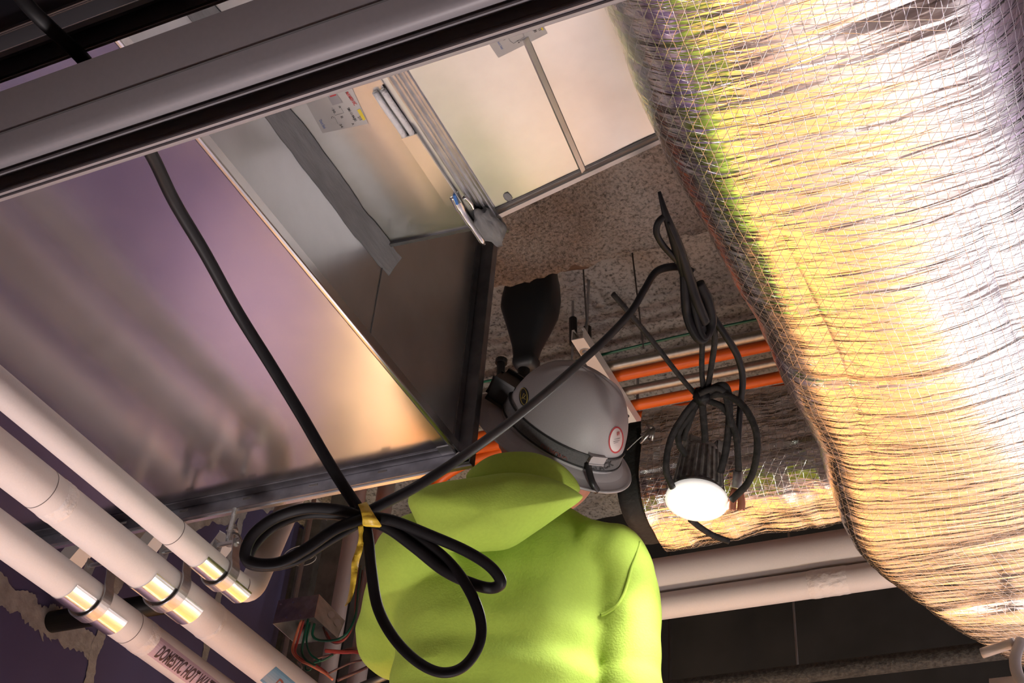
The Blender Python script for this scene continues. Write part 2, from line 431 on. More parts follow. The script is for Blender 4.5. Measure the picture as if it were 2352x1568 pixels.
# rolled corner seam
bm = nb(); cyl(bm, (XA + .002, -1.2, ZA - .002), (XA + .002, YA, ZA - .002), .005, 10)
box(bm, (XA + .0, -1.2, ZA - .001), (XA + .0045, YA, ZA + .022), .001); obj('corner_seam', bm, M['bright'], duct, smooth=False)
bm = nb(); box(bm, (XA - .028, -1.2, ZA - .0022), (XA - .002, YA - .01, ZA - .0004)); obj('seam_lip', bm, M['steel'], duct)
bm = nb(); box(bm, (XA, 1.5285, ZA + .02), (XA + .0012, 1.5305, 3.24)); obj('seam_line', bm, M['groove'], duct)
# end flange: angle frame round the open end
bm = nb(); yf = YA
def ring_frame(bm, y0, y1, o0, o1):
    box(bm, (-2.6 - o1, y0, ZA - o1), (XA + o1, y1, ZA - o0), .0008)
    box(bm, (-2.6 - o1, y0, 3.57 + o0), (XA + o1, y1, 3.57 + o1), .0008)
    box(bm, (XA + o0, y0, ZA - o1), (XA + o1, y1, 3.57 + o1), .0008)
    box(bm, (-2.6 - o1, y0, ZA - o1), (-2.6 - o0, y1, 3.57 + o1), .0008)
ring_frame(bm, yf, yf + .004, -.002, .036); ring_frame(bm, yf - .022, yf, .0, .003); ring_frame(bm, yf - .009, yf + .013, .034, .0365)
fl = obj('end_flange', bm, M['flange'], duct)
bm = nb(); box(bm, (-2.64, yf - .002, ZA - .040), (XA + .037, yf + .007, ZA - .0365)); obj('flange_lip', bm, M['bright'], duct, label='bright lower lip of the flange')
bm = nb(); cyl(bm, (XA + .012, yf - .004, ZA - .017), (XA + .012, yf - .012, ZA - .017), .008, 6); box(bm, (XA - .03, yf - .03, ZA - .004), (XA + .008, yf - .004, ZA - .002))
obj('corner_clip', bm, M['zinc'], duct)
# short marks on the flange
for k in range(7):
    x = -1.25 - k * .16; obj('flange_slot', box(nb(), (x, yf - .0235, ZA - .03), (x + .02, yf - .0225, ZA - .026)), M['groove'], duct)

# ================================================================== BRANCH DUCTS between main duct and wrapped duct
XJ = -.903
def zb1(x): return 3.224 + (x - XA) * .05
b1 = empty('branch_duct', (-1.0, 1.2, 3.27), 'galvanised branch duct section joined to the big duct, bluish underside', 'duct')
bm = nb(); nx = 12; ny = 40; vs = []
for j in range(ny + 1):
    vs.append([bm.verts.new((XA + (XJ - XA) * i / nx, -.6 + (2.113 + .024 * i / nx) * j / ny, zb1(XA + (XJ - XA) * i / nx) + .0025 * noise.noise(V((i * .25, j * .12, 4))))) for i in range(nx + 1)])
for j in range(ny):
    for i in range(nx): bm.faces.new((vs[j][i], vs[j][i + 1], vs[j + 1][i + 1], vs[j + 1][i]))
p1 = obj('bottom_panel', bm, M['steel_dull'], b1, smooth=True)
bm = nb(); q = [V((XA, 1.512, zb1(XA))), V((XJ, 1.536, zb1(XJ))), V((XJ, 1.536, 3.56)), V((XA, 1.512, 3.56))]; loft(bm, [q, [v + V((0, .002, 0)) for v in q]]); obj('side_panel', bm, M['steel_dull'], b1)
bm = nb(); q = [V((XA + .02, 1.510, zb1(XA + .02) - .005)), V((XJ + .0, 1.531, zb1(XJ) - .005)), V((XJ + .0, 1.539, zb1(XJ) - .005)), V((XA + .02, 1.518, zb1(XA + .02) - .005))]; loft(bm, [q, [v + V((0, 0, .007)) for v in q]]); obj('edge_strip', bm, M['flange'], b1)
# sealer strip over the joint with ragged edges
bm = nb(); n = 120; A_, B_, C_, D_ = [], [], [], []
for i in range(n + 1):
    y = -.6 + (1.555 + .6) * i / n
    w1 = .026 + .007 * fbm(V((y * 9, 1, 0))) ; w2 = .022 + .005 * fbm(V((y * 11, 7, 0)))
    t = .004 + .003 * abs(noise.noise(V((y * 25, 3, 0))))
    endf = 1.0 if y < 1.52 else .75
    A_.append(bm.verts.new((XA + .0004, y, 3.204 - w1 * endf))); B_.append(bm.verts.new((XA + t + .002, y, 3.196)))
    C_.append(bm.verts.new((XA + .010, y, 3.208 - t))); D_.append(bm.verts.new((XA + w2, y, zb1(XA + w2) - .0008)))
for i in range(n):
    for P_, Q_ in ((A_, B_), (B_, C_), (C_, D_)): bm.faces.new((P_[i], P_[i + 1], Q_[i + 1], Q_[i]))
ms = obj('sealer_strip', bm, M['mastic'], b1, smooth=True, label='ragged grey duct sealer strip')
bm = nb(); pth = [at(p[0], p[1], z=3.212) for p in ((683, 318), (712, 362), (738, 402), (757, 432))]
tube(bm, smooth_path(pth, 6), [.002] + [.005] * 8 + [.004] * 9 + [.0015], 8); obj('sealant_bead', bm, M['caulk'], b1, smooth=True, label='white sealant smear')
# second section, rising a little to the right
b2 = empty('branch_duct', (-.7, 1.2, 3.3), 'galvanised branch duct section with ribbed pale panel beside the foil duct', 'duct')
def zb2(x): return 3.250 + (x + .868) * .26
bm = nb(); nx = 24; vs = []
XR2 = -.40
for j in range(ny + 1):
    vs.append([bm.verts.new((XJ + (XR2 - XJ) * i / nx, -.6 + 2.136 * j / ny, zb2(XJ + (XR2 - XJ) * i / nx) + .002 * noise.noise(V((i * .2, j * .11, 8))))) for i in range(nx + 1)])
for j in range(ny):
    for i in range(nx): bm.faces.new((vs[j][i], vs[j][i + 1], vs[j + 1][i + 1], vs[j + 1][i]))
p2 = obj('bottom_panel', bm, M['steel_dull'], b2, smooth=True)
bm = nb(); q = [V((XJ, 1.536, zb2(XJ))), V((XR2, 1.536, zb2(XR2))), V((XR2, 1.536, 3.6)), V((XJ, 1.536, 3.6))]
loft(bm, [q, [v + V((0, .002, 0)) for v in q]]); obj('side_panel', bm, M['steel_dull'], b2)
bm = nb(); q = [V((XJ + .02, 1.532, zb2(XJ + .02) - .002)), V((XR2, 1.532, zb2(XR2) - .002)), V((XR2, 1.540, zb2(XR2) - .004)), V((XJ + .02, 1.540, zb2(XJ + .02) - .004))]
loft(bm, [q, [v + V((0, 0, -.006)) for v in q]]); obj('edge_strip', bm, M['bright'], b2)
bm = nb(); q = [V((XJ + .02, 1.521, zb2(XJ + .02) - .0015)), V((XR2, 1.521, zb2(XR2) - .0015)), V((XR2, 1.526, zb2(XR2) - .0015)), V((XJ + .02, 1.526, zb2(XJ + .02) - .0015))]
loft(bm, [q, [v + V((0, 0, .002)) for v in q]]); obj('edge_gap', bm, M['groove'], b2)
# stiffening rib (a pressed V bead)
ra, rb_ = at(1200, 126, z=3.258), at(1337, 388, z=3.30)
bm = nb(); xs0 = ra.x; xs1 = rb_.x; secs = []
for y, xx in ((ra.y, xs0), (rb_.y, xs1)):
    zz = zb2(xx) - .0006; secs.append([V((xx - .006, y, zz + .002)), V((xx - .005, y, zz)), V((xx, y, zz - .006)), V((xx + .007, y, zz)), V((xx + .008, y, zz + .002))])
loft(bm, secs); obj('stiffening_rib', bm, M['steel_dull'], b2)
# slip-and-drive joint with ridges and cover
bm = nb()
for k, (dx, dz, w_) in enumerate(((.000, .012, .004), (.010, .009, .003), (.018, .012, .003), (.026, .008, .003))):
    x = XJ + .012 + dx; box(bm, (x, -.6, 3.250 - dz), (x + w_, 1.58 - .012 * k, 3.253), .0008)
box(bm, (XJ - .004, -.6, 3.2445), (XJ + .046, 1.58, 3.2492)); obj('slip_joint', bm, M['zinc'], b2)
bm = nb(); ya, yb_ = at(935, 300, z=3.240).y, at(1050, 455, z=3.240).y
box(bm, (XJ - .022, ya, 3.224), (XJ + .008, yb_, 3.2305), .001); obj('cover_strip', bm, M['steel_dull'], b2)
box(bm := nb(), (XJ - .022, -.6, 3.224), (XJ + .008, at(868, 195, z=3.228).y, 3.2305), .001); obj('cover_strip', bm, M['steel_dull'], b2)
y0 = at(868, 195, z=3.240).y + .004; y1 = ya
for dx in (-.021, -.006):
    bm = nb(); tube(bm, [V((XJ + dx + .005, y0 + (y1 - y0) * k / 6, 3.228 - .001 * math.sin(k))) for k in range(7)], .0055, 10); obj('gasket_strip', bm, M['caulk'], b2, smooth=True, label='white gasket strip in the open joint')
bm = nb(); tube(bm, smooth_path([at(1042, 447, z=3.23), at(1062, 485, z=3.225), at(1085, 520, z=3.222), at(1113, 562, z=3.218)], 5), [.010] * 5 + [.008] * 5 + [.006] * 5 + [.003], 8, flat=.35)
obj('drive_cleat', bm, M['bright'], b2, smooth=True, label='bright twisted tail of the drive cleat')
bm = nb(); tube(bm, smooth_path([at(1066, 452, z=3.23), at(1075, 460, z=3.23), at(1082, 470, z=3.23), at(1086, 480, z=3.23)], 4), .0045, 8); obj('bent_tab', bm, M['bright'], b2, smooth=True)
bm = nb(); tube(bm, [at(1043, 447, z=3.221), at(1050, 468, z=3.221)], .003, 6); obj('tape_scrap', bm, mat('blue tape', (.05, .2, .6), .4), b2)
# mastic blob at the joint's end
bm = nb(); bmesh.ops.create_icosphere(bm, subdivisions=3, radius=1)
c = at(1125, 520, z=3.23)
for v in bm.verts:
    v.co = c + V((v.co.x * .022, v.co.y * .045, v.co.z * .018)) * (1 + .35 * fbm(v.co * 2.2))
obj('sealer_lump', bm, M['mastic'], b2, smooth=True)
bm = nb(); c = at(1165, 458, z=zb2(-.85) - .0); bmesh.ops.create_icosphere(bm, subdivisions=2, radius=1)
for v in bm.verts: v.co = V((c.x, c.y, zb2(c.x))) + V((v.co.x * .009, v.co.y * .012, v.co.z * .0015)) * (1 + .4 * noise.noise(v.co * 2))
obj('sealer_spot', bm, M['mastic'], b2, smooth=True)

# labels on the branch panels
t1, t2 = bvh(p1), bvh(p2)
lb = decal('duct_label', t1, [(680, 195), (795, 172), (846, 284), (741, 306)], M['paper'], b1)
def child(*a, **k): return a
tl = bvh(lb)
def sub_text(tree, s, p0, p1, up, ink, par, bold=0): return writing('lettering', tree, s, p0, p1, up, M[ink], par, lift=.0011, bold=bold, sub=False)
sub_text(tl, 'McKAMISH INC.', (793, 213), (814, 243), (7, -3), 'red_ink', lb, .02)
sub_text(tl, 'SM1-11-04-J01', (797, 249), (815, 279), (5, -2.5), 'black_ink', lb, .02)
sub_text(tl, '213', (821, 269), (827, 277), (6, -3), 'black_ink', lb)
sub_text(tl, 'Duct Seal', (733, 277), (744, 296), (6, -3), 'blue_ink', lb)
decal('marker_bar', tl, [(820, 253), (827, 250), (840, 274), (834, 277)], M['yellow_ink'], lb, lift=.001, nu=2, nv=2)
pg = decal('grey_panel', tl, [(748, 214), (768, 207), (787, 236), (764, 242)], M['gray_ink'], lb, lift=.001, nu=2, nv=2)
sub_text(tl, '31', (752, 207), (759, 223), (14, -4), 'red_ink', lb, .03)
for s, p in (('A', (777, 245)), ('30', (762, 252)), ('B', (782, 268)), ('C', (760, 269)), ('34', (779, 286)), ('A', (807, 284))):
    sub_text(tl, s, p, (p[0] + 2.5 * len(s), p[1] + 4 * len(s)), (5, -2), 'black_ink', lb)
def thin_line(tree, pts, ink, par):
    bm = nb(); ps = [hit(tree, *p) for p in pts]; ps = [p + (CAM - p).normalized() * .0008 for p in ps if p]
    tube(bm, ps, .0003, 4); obj('printed_line', bm, M[ink], par)
thin_line(tl, [(762, 247), (770, 265), (790, 259), (780, 243)], 'gray_ink', lb)
thin_line(tl, [(768, 268), (776, 284)], 'gray_ink', lb)
lb2 = decal('duct_label', t2, [(1121, 98), (1238, 40), (1258, 77), (1145, 133)], M['paper'], b2)
tl2 = bvh(lb2)
sub_text(tl2, 'Duct Seal', (1141, 95), (1152, 114), (5, -3), 'blue_ink', lb2)
sub_text(tl2, '-04-J01', (1219, 60), (1228, 75), (6, -3), 'black_ink', lb2, .02)
sub_text(tl2, '213', (1233, 63), (1239, 71), (6, -3), 'black_ink', lb2)
decal('marker_bar', tl2, [(1236, 52), (1244, 48), (1252, 67), (1245, 70)], M['yellow_ink'], lb2, lift=.001, nu=2, nv=2)
for s, p in (('W-48', (1150, 81)), ('C', (1160, 82)), ('14', (1187, 94)), ('D', (1194, 93)), ('11', (1207, 63))):
    sub_text(tl2, s, p, (p[0] + 1.6 * len(s), p[1] + 3 * len(s)), (5, -2), 'black_ink', lb2)
thin_line(tl2, [(1166, 84), (1172, 95), (1180, 100), (1204, 85), (1199, 72)], 'gray_ink', lb2)

# ================================================================== FOREGROUND RAILS (upper left)
def rail_profile(px, lst): return [((lambda p: (p.y, p.z))(at(px, py, d=d))) for py, d in lst]
rl = empty('metal_channel', (0, .55, 2.45), 'wide grey painted metal channel crossing the upper left, nearest the viewer', 'channel')
rp = rail_profile(400, [(66, 1.30), (66, 1.255), (120, 1.250), (166, 1.248), (168.5, 1.251), (171, 1.248), (205, 1.2465), (222, 1.2465), (232, 1.2475), (240, 1.2495), (247, 1.253), (253, 1.258), (257, 1.264), (260, 1.2655), (263, 1.260), (267, 1.2585), (271, 1.2615), (274, 1.268), (275.5, 1.278), (306, 1.278), (307, 1.260), (310, 1.254), (314, 1.2535), (318, 1.256), (321, 1.2615), (323, 1.260), (327, 1.2595), (331, 1.263), (334, 1.269), (335, 1.28), (335, 1.34), (300, 1.35), (66, 1.37)])
bm = nb(); prism(bm, rp, -2.98, 2.98); o = obj('channel_body', bm, M['rail'], rl, smooth=True); o.data.set_sharp_from_angle(angle=math.radians(40))
gp = rail_profile(400, [(166.6, 1.2472), (170.6, 1.2472), (170.6, 1.2505), (166.6, 1.2505)])
bm = nb(); prism(bm, gp, -2.98, 2.98); obj('groove_line', bm, M['groove'], rl)
gp = rail_profile(400, [(277, 1.2765), (301, 1.2765), (301, 1.281), (277, 1.281)])
bm = nb(); prism(bm, gp, -2.98, 2.98); obj('slot_floor', bm, M['groove'], rl)
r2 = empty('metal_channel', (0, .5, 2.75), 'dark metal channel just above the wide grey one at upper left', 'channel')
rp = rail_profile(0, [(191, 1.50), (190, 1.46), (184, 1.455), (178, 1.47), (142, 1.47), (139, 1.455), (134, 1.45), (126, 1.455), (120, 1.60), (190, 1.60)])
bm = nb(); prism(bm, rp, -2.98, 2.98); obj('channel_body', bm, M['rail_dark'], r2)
rp = rail_profile(0, [(192, 1.4585), (186, 1.4535), (184, 1.4545), (188, 1.465)])
bm = nb(); prism(bm, rp, -2.98, 2.98); obj('channel_edge', bm, M['rail'], r2)  # grey strip stands in for the highlight on the lower edge
rp = rail_profile(0, [(140, 1.4535), (133, 1.4485), (122, 1.455), (128, 1.465)])
bm = nb(); prism(bm, rp, -2.98, 2.98); obj('channel_edge', bm, mat('dark edge highlight', (.055, .05, .052), .45), r2)  # lighter strip paints the highlight along this edge
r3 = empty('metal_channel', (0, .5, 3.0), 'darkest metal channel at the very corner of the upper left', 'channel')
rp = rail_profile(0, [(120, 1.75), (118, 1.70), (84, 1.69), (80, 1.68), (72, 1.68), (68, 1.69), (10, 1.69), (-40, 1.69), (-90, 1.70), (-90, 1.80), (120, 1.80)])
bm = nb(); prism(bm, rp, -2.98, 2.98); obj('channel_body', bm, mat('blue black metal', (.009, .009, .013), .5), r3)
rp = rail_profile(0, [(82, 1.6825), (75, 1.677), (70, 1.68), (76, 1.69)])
bm = nb(); prism(bm, rp, -2.98, 2.98); obj('channel_edge', bm, mat('blue edge highlight', (.03, .027, .032), .45), r3)  # highlight line put in as a lighter strip

# ================================================================== INSULATED PIPES (lower left)
ZP = 2.81
def ypos(px, py): return at(px, py, z=ZP).y
PX = [at(0, 890, z=ZP).x, at(0, 1049, z=ZP).x, at(0, 1225, z=ZP).x]
PR = [.0285, .0415, .039]
PL = ['slimmest white insulated pipe, ending in an elbow that turns upward', 'middle white insulated pipe with a blue marker label', 'lowest white insulated pipe with a lilac lettered marker']
def ringbm(x, y0, y1, r, z=ZP, th=.0015, a0=0, a1=360, seg=48):
    bm = nb(); rings = []
    full = (a1 - a0) >= 360
    n = seg if full else seg + 1
    for y, rr in ((y0, r), (y0, r + th), (y1, r + th), (y1, r)):
        rings.append([V((x + rr * math.cos(math.radians(a0 + (a1 - a0) * k / seg)), y, z + rr * math.sin(math.radians(a0 + (a1 - a0) * k / seg)))) for k in range(n)])
    vs = loft(bm, rings, closed=full, cap=False)
    for k in range(n if full else n - 1):
        bm.faces.new((vs[3][k], vs[3][(k + 1) % n], vs[0][(k + 1) % n], vs[0][k]))
    return bm
pipes = []
elb_y = at(575, 1372, z=ZP).y - .01
for i in range(3):
    p = empty('insulated_pipe', (PX[i], 1.3, ZP), PL[i], 'pipe')
    bm = nb()
    if i == 0:
        top = at(686, 1112, y=elb_y + .30)
        ctr = V((PX[0], elb_y, ZP)); dr = (top - ctr).normalized()
        path = [V((PX[0], -.6, ZP)), V((PX[0], elb_y - .06, ZP))]
        a = V((PX[0], elb_y - .055, ZP)); c = ctr + dr * .07
        for k in range(1, 9):
            t = k / 8; path.append((a * (1 - t) ** 2 + ctr * 2 * t * (1 - t) + c * t * t))
        path.append(top); path.append(top + dr * .9)
        tube(bm, path, PR[0], 40)
    else:
        tube(bm, [V((PX[i], -.6 + 6 * k / 30 * .8, ZP)) for k in range(31)] , PR[i], 48)
    o = obj('pipe_jacket', bm, M['jacket'], p, smooth=True); pipes.append((p, o))
# joints, wrinkled tape, saddles and hangers
def seam(i, px, py):
    y = ypos(px, py); obj('jacket_joint', ringbm(PX[i], y - .0008, y + .0008, PR[i], th=.0004), M['jacket_seam'], pipes[i][0])
def tapeband(i, px, py, w_=.03):
    y = ypos(px, py); bm = nb(); rings = []
    for k in range(9):
        yy = y + w_ * k / 8; rings.append([V((PX[i] + (PR[i] + .0006 + (.0012 * abs(noise.noise(V((a * .8, k * .9, i)))) if 0 < k < 8 else -.0005)) * math.cos(a * math.pi / 20), yy + .003 * noise.noise(V((a * .3, k, 5 + i))), ZP + (PR[i] + .0006 + (.0012 * abs(noise.noise(V((a * .8, k * .9, i)))) if 0 < k < 8 else -.0005)) * math.sin(a * math.pi / 20))) for a in range(40)])
    loft(bm, rings, cap=False); obj('jacket_tape', bm, M['jacket_tape'], pipes[i][0], smooth=True)
seam(0, 398, 1220); seam(1, 97, 1120); seam(2, 302, 1437); seam(0, 560, 1345)
tapeband(1, 118, 1140); tapeband(2, 318, 1455); tapeband(1, 490, 1420, .012)
SAD = [((470, 1268), (568, 1352), (520, 1313)), ((318, 1308), (420, 1393), (372, 1353)), ((150, 1333), (248, 1420), (203, 1385))]
hang_y = []
for i in range(3):
    y0, y1, yc = ypos(*SAD[i][0]), ypos(*SAD[i][1]), ypos(*SAD[i][2])
    hang_y.append((y0 + y1) / 2)
    obj('pipe_saddle', ringbm(PX[i], y0, y1, PR[i] + .0006, a0=168, a1=338, th=.0012), M['saddle'], pipes[i][0], smooth=False, label='bright metal saddle')
    yc = (y0 + y1) / 2
    h = empty('pipe_hanger', (PX[i], yc, ZP), ['hanger strap round the slimmest white pipe near its elbow', 'hanger strap round the middle white pipe', 'hanger strap round the lowest white pipe'][i], 'hanger', 'hangers of the white pipes')
    bm = nb(); r = PR[i] + .006
    pts = [V((PX[i] + r * math.cos(math.radians(a)), yc, ZP + r * math.sin(math.radians(a)))) for a in range(150, 391, 8)]
    pts = [V((PX[i] - r * .62, yc, ZP + r * 2.1))] + pts + [V((PX[i] + r * .62, yc, ZP + r * 2.1))]
    rings = [[q + V((0, -.0135, 0)), q + V((0, .0135, 0)), q + V((0, .0135, 0)) + (q - V((PX[i], yc, ZP))).normalized() * .003, q + V((0, -.0135, 0)) + (q - V((PX[i], yc, ZP))).normalized() * .003] for q in pts]
    loft(bm, rings); obj('strap', bm, M['zinc'], h, smooth=False)
    bm = nb(); cyl(bm, (PX[i] - r * .9, yc, ZP + r * 1.9), (PX[i] + r * .9, yc, ZP + r * 1.9), .005, 10); cyl(bm, (PX[i] - r * .66, yc, ZP + r * 1.9), (PX[i] - r * .82, yc, ZP + r * 1.9), .010, 6); cyl(bm, (PX[i] + r * .66, yc, ZP + r * 1.9), (PX[i] + r * .82, yc, ZP + r * 1.9), .010, 6)
    obj('bolt', bm, M['zinc'], h)
    bm = nb(); yy = yc
    cyl(bm, (PX[i], yy, ZP + r * 2.0), (PX[i], yy, 2.958 if yy < 1.93 else 4.4), .005, 10); obj('hanger_rod', bm, M['rod'], h)
# markers
tp3, tp2 = bvh(pipes[2][1]), bvh(pipes[1][1])
mk = decal('pipe_marker', tp3, [(367, 1461), (560, 1610), (525, 1640), (331, 1497)], M['label_lilac'], pipes[2][0], lift=.0008, nu=30, nv=8, label='lilac marker lettered in dark red')
tm = bvh(mk)
writing('lettering', tm, 'DOMESTIC HOT WATER', (354, 1506), (484, 1600), (24, -25), mat('dark maroon print', (.05, .022, .03), .6), mk, lift=.001, bold=.03)
mk = decal('pipe_marker', tp2, [(634, 1530), (800, 1670), (760, 1705), (597, 1562)], M['label_blue'], pipes[1][0], lift=.0008, nu=24, nv=8, label='blue marker, mostly outside the picture')
tm = bvh(mk)
writing('lettering', tm, 'DO', (622, 1580), (652, 1603), (22, -24), mat('maroon print', (.14, .03, .03), .6), mk, lift=.001, bold=.015)

# ================================================================== things behind the flange, lower left and middle
def tube_thing(name, pts, r, m, label, cat, group=None, seg=14, smooth=True, flat=0):
    bm = nb(); tube(bm, pts, r, seg, flat)
    o = obj(name, bm, m, smooth=smooth); return tag(o, label, cat, group)
# wall pipe
a = hit(wl, 118, 1428); tube_thing('black_pipe_stub', [a + V((-.02, 0, 0)), a + V((.5, 0, 0))], .034, M['iron'], 'black pipe poking through the purple wall at lower left', 'pipe', seg=28)
# orange conduits in front of the far wall, running across
og = 'orange conduits running across under the deck'
def xline(px, py, y, x0, x1):
    q = at(px, py, y=y); return [V((x0, y, q.z)), V((x1, y, q.z))]
tube_thing('orange_conduit', xline(620, 1130, 2.9, -2.95, -1.66), .018, M['orange'], 'orange conduit peeking out below the flange of the big duct', 'conduit')
# upper rack of conduits
zs = 4.09
strut = empty('strut_channel', (-1.28, 3.15, zs), 'white strut channel hung under the deck behind the hard hat', 'strut')
bm = nb(); XS = -1.285
prof = [(-.0205, .041), (-.0205, 0), (.0205, 0), (.0205, .041), (.012, .041), (.012, .037), (.0175, .037), (.0175, .003), (-.0175, .003), (-.0175, .037), (-.012, .037), (-.012, .041)]
loft(bm, [[V((XS + a_, y, zs + b_)) for a_, b_ in prof] for y in (2.87, 3.62)]); obj('channel_body', bm, M['strut'], strut)
for y in (3.29, 3.34, 3.5):
    bm = nb(); cyl(bm, (XS, y, zs - .0015), (XS, y, zs + .0025), .010, 16); obj('slot_hole', bm, M['black'], strut)
for y in (2.935, 3.39):
    bm = nb(); cyl(bm, (XS, y, zs - .010), (XS, y, zs - .001), .011, 6); cyl(bm, (XS, y, zs - .003), (XS, y, zs - .0012), .018, 18); obj('nut', bm, M['zinc'], strut)
    bm = nb(); cyl(bm, (XS, y, zs - .02), (XS, y, 4.39), .005, 10); obj('hanger_rod', bm, M['rod'], strut)
# orange / steel conduits lying on the strut
def on_strut(px, py): return at(px, py, z=4.14)
cl = [('steel_conduit', (1530, 815), .017, 'emt', 'bright steel conduit, topmost of the rack behind the hard hat'),
      ('orange_conduit', (1560, 835), .019, 'orange', 'upper orange conduit of the rack behind the hard hat'),
      ('steel_conduit', (1550, 877), .016, 'emt', 'steel conduit between the two orange conduits of the rack'),
      ('orange_conduit', (1540, 915), .019, 'orange', 'lower orange conduit of the rack behind the hard hat'),
      ('orange_conduit', (1500, 952), .019, 'orange', 'lowest orange conduit of the rack, half behind the foil branch')]
for nm, p, r, m, lab in cl:
    q = on_strut(*p); z = zs + .041 + r
    q = at(*p, z=z)
    pts = [V((x, q.y, z + .004 * math.sin(x * 3))) for x in [-2.9 + .2 * k for k in range(20)]]
    tube_thing(nm, pts, r, M[m], lab, 'conduit', 'conduits on the strut behind the hard hat')
q = at(1530, 805, z=4.15); tube_thing('green_wire', [V((x, q.y - .03, 4.165 + .006 * math.sin(x * 5))) for x in [-1.8 + .1 * k for k in range(16)]], .0045, M['wire_green'], 'dark green wire along the topmost steel conduit', 'wire')
# curved orange conduits dropping beside the flange
for lst, lab in (([(1160, 935), (1100, 958), (1060, 985), (1010, 1040), (975, 1110), (958, 1200), (940, 1300)], 'orange conduit bending down at left of the green hood'),
                 ([(1170, 1030), (1110, 1048), (1050, 1075), (1003, 1110), (985, 1160), (972, 1230), (955, 1330)], 'front orange conduit curving down between flange and green hood')):
    pts = smooth_path([at(p[0], p[1], y=3.36 + (.05 if 'front' in lab else 0)) for p in lst], 6)
    tube_thing('orange_conduit', pts, .018, M['orange'], lab, 'conduit', 'orange conduits bending down')
# verticals: stud channels, white pipes, rods
def vert(px, py, y, z0, z1):
    q = at(px, py, y=y); return V((q.x, y, z0)), V((q.x, y, z1))
def channel(px, py, y, w_, dpt, label, m='stud'):
    q = at(px, py, y=y); bm = nb(); x = q.x
    prof = [(-w_, 0), (w_, 0), (w_, dpt), (w_ - .003, dpt), (w_ - .003, .003), (.006, .003), (0, .009), (-.006, .003), (-w_ + .003, .003), (-w_ + .003, dpt), (-w_, dpt)]
    loft(bm, [[V((x + a_, y + b_, z)) for a_, b_ in prof] for z in (0.02, 4.36)])
    return tag(obj('metal_stud', bm, M[m]), label, 'stud', 'metal studs behind the junction box')
channel(772, 1250, 3.75, .062, .04, 'wide grey metal stud behind the white riser')
channel(700, 1300, 3.9, .04, .04, 'grey metal stud left of the wide one')
channel(625, 1480, 3.95, .03, .04, 'dark metal stud beside the elbow of the slim white pipe')
channel(850, 1250, 4.0, .05, .04, 'dark metal stud behind the yellow tape')
for (px, py, y, r, lab) in ((800, 1270, 3.3, .027, 'left white vertical riser pipe behind the junction box'), (838, 1440, 3.5, .032, 'right white vertical riser pipe behind the green sleeve')):
    a, b = vert(px, py, y, .05, 4.36)
    if 'right' in lab: b.z = 4.36
    tube_thing('white_riser_pipe', [a, b], r, M['jacket'], lab, 'pipe', seg=24)
for (px, py, y, lab) in ((690, 1310, 3.2, 'thin steel rod standing behind the junction box'), (905, 1545, 3.0, 'thin steel rod left of the lime hoodie')):
    a, b = vert(px, py, y, .02, 4.38); tube_thing('steel_rod', [a, b], .008, M['rod'], lab, 'rod', seg=10)
tube_thing('steel_bar', [at(830, 1575, y=3.3), at(912, 1543, y=3.3)], .012, M['stud'], 'grey metal bar at bottom left of the lime hoodie', 'bar', seg=8)
tube_thing('steel_bar', [at(690, 1112, y=3.72), at(742, 1170, y=3.73)], .02, M['strut'], 'pale slotted bracket right of the slim riser pipe', 'bracket', seg=4, smooth=False)
# hanger hardware by the elbow of the slim pipe
hw = empty('rod_clamp', at(530, 1230, y=2.45), 'threaded rod with clamp left of the coiled cord', 'clamp')
bm = nb(); a = at(546, 1140, y=2.45); b = at(530, 1215, y=2.45); cyl(bm, a + V((0, 0, .3)), b, .006, 10); obj('rod', bm, M['rod'], hw)
bm = nb(); cyl(bm, at(533, 1205, y=2.45), at(527, 1252, y=2.45), .011, 12); cyl(bm, at(534, 1213, y=2.45), at(533, 1220, y=2.45), .017, 6); obj('coupling', bm, M['rod'], hw)
bm = nb(); tube(bm, smooth_path([at(520, 1226, y=2.44), at(545, 1226, y=2.43), at(555, 1245, y=2.43), at(552, 1275, y=2.43)], 5), .003, 6); obj('wire_loop', bm, M['hook'], hw, smooth=True)
def strutend(pa, pb, y, label, sz=.02):
    a, b = at(*pa, y=y), at(*pb, y=y); ax = (b - a).normalized(); s = ax.cross(V((0, 1, 0))).normalized(); u = ax.cross(s)
    bm = nb(); obox(bm, (a + b) / 2, (ax, s, u), ((b - a).length / 2, sz, sz), .002); cyl(bm, a, V((a.x, a.y, 4.39)), .005, 8); tag(obj('strut_end', bm, M['strut']), label, 'strut', 'short strut ends between the white pipes')
strutend((525, 1232), (498, 1268), 2.5, 'white strut end beside the threaded rod clamp')
strutend((360, 1228), (338, 1256), 2.35, 'white strut end between slim and middle white pipes')
strutend((190, 1255), (160, 1290), 2.25, 'pinkish strut end between middle and lowest white pipes', .024)
# wire coils
def coil(c, y, rx, n, label, name='wire_coil'):
    bm = nb(); q = at(*c, y=y); pts = []
    for k in range(n * 20):
        a = k * math.pi / 10; r = rx * (1 + .12 * math.sin(k * .17)); pts.append(q + V((r * math.cos(a), .02 * math.sin(k * .05), .45 * r * math.sin(a) + .01 * math.sin(k * .11))))
    tube(bm, pts, .0016, 5); return tag(obj(name, bm, M['wire_grey'], smooth=True), label, 'wire', 'loose coils of thin wire')
coil((505, 1160), 2.9, .05, 5, 'loose coil of thin grey wire under the flange')
coil((690, 1275), 3.2, .05, 5, 'loose coil of thin grey wire right of the elbow pipe')

